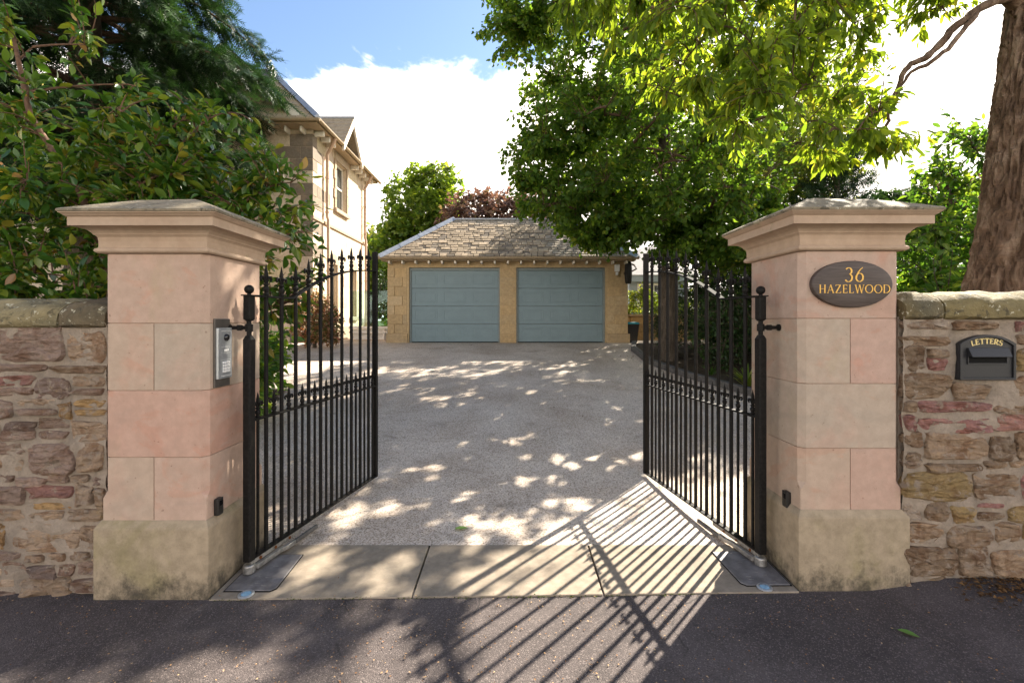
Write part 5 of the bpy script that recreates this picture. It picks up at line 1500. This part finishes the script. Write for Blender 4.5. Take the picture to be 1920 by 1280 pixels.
# --- linden beside the drive and a broadleaf tree behind it
LB = (3.25, 9.6)
def keepT(P):
    # clear of the garage walls and roof
    k = ~((P[:, 1] > 11.7) & (P[:, 0] < 3.5) & (P[:, 2] < 4.75))
    return k & (P[:, 2] > 2.15)
grow('linden_tree', 'leafy linden tree overhanging the garage roof and driveway', 'tree', (LB[0], LB[1], gz(*LB)),
     [(LB[0], LB[1], gz(*LB) - 0.1), (LB[0] - 0.03, LB[1], 1.6), (LB[0] + 0.02, LB[1], 3.2), (LB[0] - 0.1, LB[1], 5.2), (LB[0] - 0.1, LB[1] + 0.1, 7.5), (LB[0] - 0.2, LB[1], 10)], [0.19, 0.165, 0.15, 0.12, 0.08, 0.03],
     [((2.95, 9.3, 4.6), (2.75, 2.6, 1.9), 6), ((2.8, 9.6, 6.6), (2.9, 2.7, 2.3), 6), ((2.2, 9.0, 8.6), (2.6, 2.6, 1.8), 3.2), ((1.2, 8.8, 3.95), (1.25, 1.4, 0.85), 1.5), ((3.3, 8.2, 3.35), (1.5, 1.2, 0.95), 2.3), ((0.7, 8.7, 7.9), (1.4, 1.5, 1.2), 1.1), ((0.85, 8.6, 5.2), (0.9, 1.2, 0.8), 0.7), ((0.15, 8.7, 7.0), (0.9, 1.0, 0.7), 0.5), ((4.1, 8.7, 3.1), (1.3, 1.0, 0.85), 2.1), ((0.25, 8.6, 4.5), (0.65, 0.9, 0.5), 0.35), ((1.85, 8.8, 3.25), (1.0, 0.9, 0.5), 1.7)],
     230, 3100, 30, 'round', 0.088, M['lf_linden'], M['bark'], droop=0.45, upn=0.7, keep=keepT, seed=8, twigm=M['twig'], spread=0.13, sec_r=0.045, power=0.33)
BT = (6.6, 15.6)
grow('broadleaf_tree', 'broad green tree standing behind the linden beyond the garage', 'tree', (BT[0], BT[1], gz(0, 13)),
     [(BT[0], BT[1], gz(0, 13) - 0.1), (BT[0], BT[1], 3), (BT[0] - 0.3, BT[1], 6), (BT[0] - 0.3, BT[1], 9)], [0.22, 0.19, 0.13, 0.05],
     [((5.4, 15.4, 7.2), (2.9, 2.8, 2.4), 3), ((6.0, 15.6, 5.0), (2.2, 2.2, 1.5), 1.3), ((4.6, 14.9, 8.8), (2.4, 2.2, 1.6), 1.2)],
     80, 800, 22, 'round', 0.12, M['lf_linden'], M['bark'], droop=0.3, seed=9, twigm=M['twig'], spread=0.17, sec_r=0.05, group='garden trees')

grow('birch_tree', 'light backlit tree with fine leaves above the pines', 'tree', (9.6, 15.5, gz(0, 13)),
     [(9.6, 15.5, gz(0, 13) - 0.1), (9.6, 15.5, 3), (9.4, 15.5, 6), (9.2, 15.5, 9.5)], [0.16, 0.14, 0.1, 0.03],
     [((8.8, 15.3, 8.4), (2.2, 2.0, 2.4), 3), ((7.6, 15, 6.4), (1.5, 1.6, 1.5), 1.4), ((10.6, 15.5, 9.6), (1.6, 1.6, 1.8), 1), ((8.0, 12.8, 6.4), (1.5, 1.5, 1.4), 1.4), ((6.9, 10.8, 5.2), (1.25, 1.3, 1.5), 1.8)],
     110, 1350, 22, 'small', 0.115, M['lf_bright'], M['bark'], droop=0.4, seed=10, twigm=M['twig'], spread=0.16, sec_r=0.04, group='garden trees')

# --- cherry on the right
CB = (4.62, 4.35)
def cherry_trunk(t):
    cl = [(CB[0] - 0.09, CB[1], gz(CB[0], CB[1]) - 0.1), (CB[0] - 0.05, CB[1], 0.8), (CB[0] - 0.02, CB[1], 1.5), (CB[0] + 0.10, CB[1] + 0.02, 2.3), (CB[0] + 0.21, CB[1] + 0.05, 3.2), (CB[0] + 0.38, CB[1] + 0.08, 4.6), (CB[0] + 0.30, CB[1] + 0.2, 6.5)]
    rd = [0.46, 0.40, 0.335, 0.27, 0.235, 0.205, 0.14]
    zz = [c[2] for c in cl]; N = 96; rings = []
    for z in np.linspace(zz[0], zz[-1], 260):
        cx, cy, r = np.interp(z, zz, [c[0] for c in cl]), np.interp(z, zz, [c[1] for c in cl]), np.interp(z, zz, rd)
        ring = []
        for i in range(N):
            a = 2 * math.pi * i / N; c, s = math.cos(a), math.sin(a)
            flute = 0.05 * nz(c * 1.4, s * 1.4, z * 0.55) + 0.05 * nz(c * 3.2 + 4, s * 3.2, z * 1.1)
            w = nz(c * 7 + 0.8 * nz(c * 3, s * 3, z * 3), s * 7, z * 3.1)
            plate = 0.045 * (1 - min(1, abs(w) * 3.6))                      # fissures between bark plates
            fine = 0.014 * nz(c * 16, s * 16, z * 14) + 0.007 * nz(c * 6, s * 6, z * 40)
            knot = 0.07 * math.exp(-(((a - 4.35) / 0.28) ** 2 + ((z - 2.25) / 0.13) ** 2))
            rr = r * (1 + flute * 1.4) - plate + fine + knot
            ring.append((cx + rr * c, cy + rr * s, z))
        rings.append(ring)
    MB().loft(rings).build('trunk', M['cherrybark'], t, smooth=True)
    # second stem low down on the right
    path = [(CB[0] + 0.10, CB[1] - 0.12, 1.0), (CB[0] + 0.36, CB[1] - 0.2, 1.6), (CB[0] + 0.62, CB[1] - 0.2, 2.2), (CB[0] + 0.95, CB[1] - 0.1, 3.4), (CB[0] + 1.3, CB[1], 5.0)]
    MB().tube(path, [0.2, 0.15, 0.12, 0.10, 0.06], 20).build('stem', M['cherrybark'], t, smooth=True)
    for pth, r0 in (([(4.75, 4.4, 4.55), (4.38, 4.25, 4.40), (4.03, 4.2, 4.17), (3.77, 4.2, 3.89), (3.55, 4.17, 3.77), (3.46, 4.2, 3.56), (3.37, 4.15, 3.30), (3.31, 4.15, 3.12)], 0.042),
                    ([(4.25, 4.23, 4.32), (4.0, 4.12, 4.06), (3.74, 4.08, 3.80), (3.50, 4.1, 3.66), (3.30, 4.05, 3.35), (3.05, 4.0, 3.10)], 0.026),
                    ([(4.8, 4.4, 4.5), (3.9, 4.3, 5.0), (2.7, 4.1, 4.95), (1.6, 3.9, 4.6), (0.8, 3.8, 4.25)], 0.075),
                    ([(4.85, 4.45, 4.9), (4.2, 4.6, 5.4), (3.2, 4.8, 5.3), (2.2, 4.9, 4.9), (1.2, 4.8, 4.7)], 0.06),
                    ([(4.9, 4.5, 5.0), (4.5, 3.9, 5.7), (3.6, 3.4, 5.5), (2.6, 3.3, 4.9)], 0.06),
                    ([(2.75, 4.1, 4.95), (2.45, 3.95, 4.5), (2.35, 3.85, 3.9), (2.3, 3.8, 3.5)], 0.02)):
        pp = [Vector(p) for p in pth]; sm = []
        for i in range(len(pp) - 1):
            for k in range(5):
                u = k / 5; p0 = pp[max(0, i - 1)]; p1, p2 = pp[i], pp[i + 1]; p3 = pp[min(len(pp) - 1, i + 2)]
                sm.append(0.5 * ((2 * p1) + (p2 - p0) * u + (2 * p0 - 5 * p1 + 4 * p2 - p3) * u * u + (3 * p1 - p0 - 3 * p2 + p3) * u ** 3))
        sm.append(pp[-1])
        sm = [p + Vector((nz(i * 0.6, r0 * 90), nz(i * 0.6, 5, r0 * 90), nz(i * 0.6, 9, r0 * 50))) * r0 * 0.9 * (i > 1) for i, p in enumerate(sm)]
        MB().tube(sm, [q * (1 + 0.28 * nz(i * 0.9, r0 * 70, 3)) for i, q in enumerate(np.linspace(r0, r0 * 0.25, len(sm)))], 10).build('limb', M['cherrybark'], t, smooth=True)
def keepC(P):
    # an open bay of sky on the street side of the trunk
    return ~((P[:, 0] > 3.3) & (P[:, 2] < 4.25) & (P[:, 2] > 3.3) & (P[:, 1] < 6)) | ((np.abs(P[:, 0] - 3.25) < 0.35) & (P[:, 2] < 3.35))
grow('cherry_tree', 'old cherry tree with rugged brown trunk behind the letter box wall', 'tree', (CB[0], CB[1], gz(*CB)),
     [(4.8, 4.4, 4.3), (4.2, 4.4, 5.0), (3.2, 4.2, 5.05), (2.2, 4.0, 4.8), (1.2, 3.85, 4.4), (0.8, 3.8, 4.2)], [0.05, 0.02],
     [((1.65, 3.85, 3.85), (0.85, 0.65, 0.62), 3.4), ((1.15, 3.9, 4.25), (0.75, 0.6, 0.45), 1.2), ((2.5, 4.2, 4.15), (0.75, 0.7, 0.5), 1.8), ((1.9, 3.75, 3.2), (0.42, 0.4, 0.38), 0.9), ((3.35, 4.4, 4.75), (0.9, 0.8, 0.45), 1.3), ((2.95, 4.3, 4.0), (0.7, 0.6, 0.5), 2.0), ((4.0, 4.5, 4.6), (0.5, 0.6, 0.3), 0.5), ((2.78, 3.95, 3.0), (0.42, 0.3, 0.20), 0.55), ((3.28, 4.0, 3.0), (0.28, 0.25, 0.16), 0.26), ((2.95, 4.1, 3.4), (0.45, 0.3, 0.26), 0.6), ((0.75, 3.9, 4.35), (0.6, 0.6, 0.4), 0.5), ((2.6, 4.6, 5.2), (2.2, 1.6, 0.6), 2.2), ((5.0, 4.8, 6.2), (1.9, 1.6, 1.0), 1.4)],
     80, 900, 12, 'long', 0.114, M['lf_cherry'], M['cherrybark'], droop=0.95, upn=0.5, keep=keepC, indiv=300, seed=14, spread=0.05, sec_r=0.016, twigm=M['twig'], trunk_fn=cherry_trunk, hang=0.9, twig_r=0.0045)

# --- right-hand garden
grow('laurel_bush', 'sunlit laurel bush between the signed pillar and the cherry trunk', 'bush', (5.7, 6.2, gz(0, 6) + 0.1),
     [(5.7, 6.2, gz(0, 6)), (5.7, 6.2, 1.2), (5.75, 6.2, 2.4), (5.9, 6.2, 3.4)], [0.06, 0.05, 0.04, 0.02],
     [((5.75, 6.2, 2.0), (0.85, 0.8, 1.1), 3), ((6.1, 6.3, 3.4), (0.6, 0.6, 0.95), 1.6), ((5.15, 6.0, 2.0), (0.55, 0.6, 0.8), 1.5), ((7.2, 6.5, 2.4), (1.0, 0.9, 1.5), 1.6)],
     65, 720, 13, 'oval', 0.11, M['lf_sunlaurel'], M['bark'], indiv=150, seed=17, spread=0.08, sec_r=0.015, crown_name='foliage')
def conifer(b, h, rad, label, seed, group):
    global rng
    rng = np.random.default_rng(seed)
    z0 = gz(0, min(13, b[1]))
    t = thing('pine_tree', label, 'tree', (b[0], b[1], z0), group=group)
    MB().tube([(b[0], b[1], z0 - 0.1), (b[0], b[1], z0 + h * 0.5), (b[0], b[1], z0 + h)], [0.16, 0.1, 0.02], 10).build('trunk', M['bark'], t, smooth=True)
    br = MB(); P, D, Nn, S = [], [], [], []
    for i in range(70):
        u = i / 70; z = z0 + h * (0.08 + 0.9 * u); a = i * 2.4; L = rad * (1 - u) ** 0.75 * rng.uniform(0.75, 1.1) + 0.12
        dv = np.array([math.cos(a), math.sin(a), rng.uniform(0.15, 0.45)]); o = np.array([b[0], b[1], z])
        br.tube([tuple(o), tuple(o + dv * L)], [0.02, 0.005], 4, False)
        n = int(16 + 26 * L)
        s = rng.random(n)[:, None] ** 0.6
        P.append(o + dv * L * s + rng.normal(size=(n, 3)) * 0.10); D.append(dv + rng.normal(size=(n, 3)) * 0.6 + np.array([0, 0, 0.4])); Nn.append(rng.normal(size=(n, 3)) + np.array([0, 0, .5])); S.append(rng.uniform(0.18, 0.34, n))
    br.build('branches', M['twig'], t)
    c = leaf_mesh('crown', 'spray', np.vstack(P), np.vstack(D), np.vstack(Nn), np.concatenate(S), M['needle'], t); c['kind'] = 'stuff'
conifer((6.65, 9.5), 4.6, 1.2, 'dark bushy pine showing above the cap of the signed pillar', 31, 'dark pines')
conifer((6.1, 10.4), 3.3, 0.95, 'shorter dark pine close beside the linden crown', 32, 'dark pines')

def bush(b, r, mat, n, size, kind, label, seed, name='garden_bush', group=None, zoff=0.0):
    z0 = (bedz(*b) if b[1] < 11.8 and b[0] > kx(b[1]) else gz(b[0], min(13, b[1]))) + zoff
    grow(name, label, 'bush', (b[0], b[1], z0), [(b[0], b[1], z0 - 0.05), (b[0], b[1], z0 + r[2] * 0.6), (b[0] + 0.05, b[1], z0 + r[2] * 1.3)], [0.03, 0.025, 0.01],
         [((b[0], b[1], z0 + r[2] * 0.92), r, 1)], max(10, n // 12), n, 12, kind, size, mat, M['bark'], seed=seed, spread=0.07, sec_r=0.012, group=group, crown_name='foliage')
bush((3.55, 10.5), (0.5, 0.55, 0.55), M['lf_dark'], 170, 0.055, 'small', 'small clipped evergreen bush at the driveway kerb near the garage', 41)
bush((4.5, 9.4), (0.9, 0.8, 0.85), M['lf_dark'], 420, 0.07, 'small', 'low dark evergreen mound under the linden tree', 42)
bush((5.2, 7.9), (0.9, 0.75, 0.55), M['lf_dark'], 260, 0.08, 'small', 'low dark spreading bush between the linden and the signed pillar', 43)
bush((5.5, 10.8), (1.5, 0.9, 1.75), M['lf_dark'], 800, 0.09, 'small', 'tall dark evergreen bush behind the linden trunk', 44)
bush((7.4, 9.4), (1.6, 1.2, 1.75), M['lf_dark'], 800, 0.09, 'small', 'broad dark evergreen bush at the back of the planting bed', 45)
bush((6.6, 7.6), (0.9, 0.8, 0.95), M['lf_laurel'], 300, 0.10, 'small', 'mid green bush behind the open gate and signed pillar', 46)
bush((8.2, 17.2), (1.7, 1.2, 1.9), M['lf_dark'], 500, 0.14, 'small', 'tall dark bush beside the bungalow', 54)
bush((6.6, 12.3), (0.9, 0.7, 1.7), M['lf_dark'], 420, 0.09, 'small', 'upright dark evergreen bush beside the pine trunk', 55)
bush((3.95, 8.75), (0.62, 0.5, 0.72), M['lf_dark'], 330, 0.07, 'small', 'rounded dark bush in front of the linden trunk', 56)
bush((4.6, 11.4), (0.8, 0.5, 0.9), M['lf_dark'], 260, 0.07, 'small', 'upright dark bush beside the low garden wall', 47)
bush((4.3, 15.2), (0.9, 0.6, 0.85), M['lf_bright'], 330, 0.10, 'small', 'bright yellow green shrub above the low garden wall', 48, zoff=0.1)
bush((5.7, 15.3), (0.9, 0.6, 0.72), M['lf_bright'], 280, 0.10, 'small', 'sunlit pale green shrub in front of the bungalow', 49)
# ferns and strappy plants at the bed edge
def tuft(b, n, L, label, mat, seed, name):
    global rng
    rng = np.random.default_rng(seed)
    z0 = bedz(*b)
    a = rng.uniform(0, 2 * math.pi, n)
    D = np.stack([np.cos(a), np.sin(a), rng.uniform(0.5, 1.6, n)], 1)
    P = np.array([b[0], b[1], z0 - 0.01]) + np.stack([np.cos(a), np.sin(a), a * 0], 1) * rng.uniform(0, 0.06, (n, 1))
    t = thing(name, label, 'plant', (b[0], b[1], z0))
    sz = L * rng.uniform(0.6, 1.1, n)
    single_leaves('leaf', 'blade', P, D, np.tile([0, 0, 1.0], (n, 1)), sz, mat, t)
tuft((3.78, 7.45), 46, 0.46, 'pale green strappy plant at the edge of the bed', M['lf_bright'], 51, 'strappy_plant')
tuft((4.25, 7.25), 40, 0.42, 'clump of arching green leaves behind the strappy plant', M['lf_laurel'], 52, 'arching_plant')
tuft((3.6, 8.4), 30, 0.28, 'small tuft of grassy leaves beside the kerb', M['lf_laurel'], 53, 'grass_tuft')

# --- trees beyond the garage and house
def far_tree(b, h, envs, mat, label, seed, n, size, name='far_tree', group='trees beyond the garage'):
    z0 = gz(0, 13)
    grow(name, label, 'tree', (b[0], b[1], z0), [(b[0], b[1], z0 - 0.1), (b[0], b[1], z0 + h * 0.4), (b[0], b[1], z0 + h * 0.8)], [h * 0.028, h * 0.02, h * 0.006], envs, 60, n, 9, 'clump', size, mat, M['bark'], droop=0.1, upn=0.9, seed=seed, spread=0.35, sec_r=0.06, group=group, power=0.25)
far_tree((-6.6, 31), 11, [((-6.4, 31, 8.4), (2.4, 2.2, 3.3), 3), ((-5.0, 30.5, 9.4), (1.8, 1.6, 2.6), 1.7), ((-7.6, 30.5, 5.6), (2.1, 2, 2.4), 1.8), ((-5, 30.3, 5.5), (2.2, 2, 2.3), 1.4)], M['lf_field'], 'tall rounded green tree rising behind the garage roof', 61, 1300, 0.26)
far_tree((-1.4, 28), 8, [((-2.6, 28, 7.1), (1.9, 1.6, 2.2), 1.6), ((-0.6, 28, 7.3), (2.2, 1.8, 2.1), 2), ((1.6, 28.5, 7.6), (2, 1.8, 2.2), 1.3)], M['lf_copper'], 'purple copper beech tree behind the garage ridge', 62, 700, 0.24, name='copper_beech')
far_tree((-12.2, 40), 10, [((-12, 40, 6.6), (2.6, 2.4, 3.4), 1), ((-9.6, 39, 5.0), (2.2, 2, 3), 1)], M['lf_bright'], 'light green tree seen between house and garage', 63, 500, 0.32)
far_tree((24.5, 30), 10, [((24.6, 30, 7.8), (1.6, 1.6, 2.3), 1), ((27.5, 30, 8.0), (2.2, 2, 3.0), 1)], M['lf_dark'], 'distant dark tree showing above the signed pillar cap', 64, 360, 0.28)
far_tree((29.5, 31), 10, [((29, 31, 8.3), (2.2, 2, 3.0), 1)], M['lf_copper'], 'distant purple leaved tree beside the cherry trunk', 65, 260, 0.28, name='copper_tree')
grow('garden_tree', 'shaded green tree filling the gap between house and garage', 'tree', (-4.4, 20.0, hb), [(-4.4, 20, hb - 0.1), (-4.4, 20, 2), (-4.4, 20, 3.2)], [0.1, 0.08, 0.03],
     [((-4.4, 20, 2.6), (1.5, 1.2, 1.7), 1)], 30, 380, 14, 'small', 0.16, M['lf_dark'], M['bark'], seed=66, spread=0.15, group='garden trees')
# distant belt of trees closing the horizon
rng = np.random.default_rng(70)
P, D, Nn, S = [], [], [], []
xs = np.arange(-75, 90, 1.5)
for x in xs:
    y = 52 + 8 * math.sin(x * 0.13) + rng.uniform(-3, 3); h = 5.2 + 1.3 * nz(x * 0.2, 1, 1)
    n = 110
    d = unit(rng.normal(size=(n, 3))); r = rng.random((n, 1)) ** 0.3
    P.append(np.array([x, y, h * 0.45]) + d * r * np.array([2.2, 1.6, h * 0.58])); D.append(d + rng.normal(size=(n, 3)) * 0.5); Nn.append(rng.normal(size=(n, 3)) + np.array([0, 0, 1.0])); S.append(rng.uniform(0.35, 0.7, n))
P = np.vstack(P); P[:, 2] = np.maximum(P[:, 2], 0.9)
o = leaf_mesh('distant_wood', 'clump', P, np.vstack(D), np.vstack(Nn), np.concatenate(S), M['lf_field'])
tag(o, 'distant belt of green trees closing the horizon', 'wood', kind='stuff')

# ------------------------------------------------------------------ litter on the ground
def scatter(name, n, area, smin, smax, mat, label, cat, seed, zadd=0.0, dens=None, kind='scale'):
    global rng
    rng = np.random.default_rng(seed)
    x = rng.uniform(area[0], area[1], n); y = rng.uniform(area[2], area[3], n)
    if dens is not None:
        k = np.array([rng.random() < dens(a, b) for a, b in zip(x, y)]); x, y = x[k], y[k]
    def hz(a, b):
        if fy(a) < b < 3.09 and -1.64 < a < 1.6: return slabz(b) + 0.001
        return gz(a, b) + 0.0045 * 1.0 + (0.004 * nz(a * 1.3, b * 1.3, 3) if b < 2.6 else 0)
    z = np.array([hz(a, b) for a, b in zip(x, y)]) + zadd
    ang = rng.uniform(0, 2 * math.pi, len(x))
    o = leaf_mesh(name, kind, np.stack([x, y, z], 1), np.stack([np.cos(ang), np.sin(ang), rng.uniform(-0.05, 0.25, len(x))], 1), np.stack([rng.normal(size=len(x)) * 0.3, rng.normal(size=len(x)) * 0.3, np.ones(len(x))], 1), rng.uniform(smin, smax, len(x)), mat)
    return tag(o, label, cat, kind='stuff')
scatter('fallen_bud_scales', 5200, (-4.2, 4.2, 0.9, 2.56), 0.006, 0.014, M['scale'], 'scattered orange brown bud scales on the tarmac footway', 'litter', 80, dens=lambda a, b: 0.35 + 0.6 * (nz(a * 1.1, b * 1.6, 4) > -0.1))
scatter('driveway_flecks', 700, (-1.5, 1.5, 2.56, 6.5), 0.005, 0.012, M['scale'], 'few dry flecks lying on threshold and driveway', 'litter', 81)
scatter('drive_edge_litter', 2600, (-3.6, 4.0, 3.2, 11.8), 0.02, 0.05, M['litter'], 'dry leaf litter drifted along the driveway edges', 'litter', 84, dens=lambda a, b: max(0.0, 1 - abs(a - kx(b) + 0.15) / 0.35) + max(0.0, 1 - abs(a + 3.5) / 0.4) * (b < 7.5) + 0.012)
def pile(a, b):
    if not (b < 2.60): return 0
    return max(0, 1 - abs(a - 2.95) / 0.6) * max(0, 1 - (2.60 - b) / 0.30)
scatter('needle_litter', 4500, (2.3, 3.6, 2.3, 2.61), 0.012, 0.035, M['litter'], 'drift of brown needle litter at the foot of the wall', 'litter', 82, dens=pile, zadd=0.003)
scatter('edge_moss', 2600, (-1.64, 1.6, 2.47, 2.57), 0.006, 0.014, M['moss'], 'thin line of moss along the threshold edge', 'moss', 83, dens=lambda a, b: 1.0 * (abs(b - fy(a) + 0.006) < 0.007) * (nz(a * 5, 2, 2) > -0.15) + 0)
for (x, y, a, s, lb) in ((1.88, 1.935 + 0.33, -0.6, 0.085, 'fresh green leaf lying on the tarmac by the signed pillar'), (-0.41, 3.30, 0.35, 0.105, 'fresh green leaf lying on the gravel driveway')):
    tv, tf = TPL['oval']
    me = bpy.data.meshes.new('fallen_leaf'); me.from_pydata([tuple(v) for v in tv * np.array([1, 1, 0.5])], [], tf); me.materials.append(M['freshleaf'])
    o = bpy.data.objects.new('fallen_leaf', me); col.objects.link(o)
    o.location = (x, y, gz(x, y) + 0.012); o.rotation_euler = (0, 0, a - R(90)); o.scale = (s, s, s)
    tag(o, lb, 'leaf', 'fallen leaves')
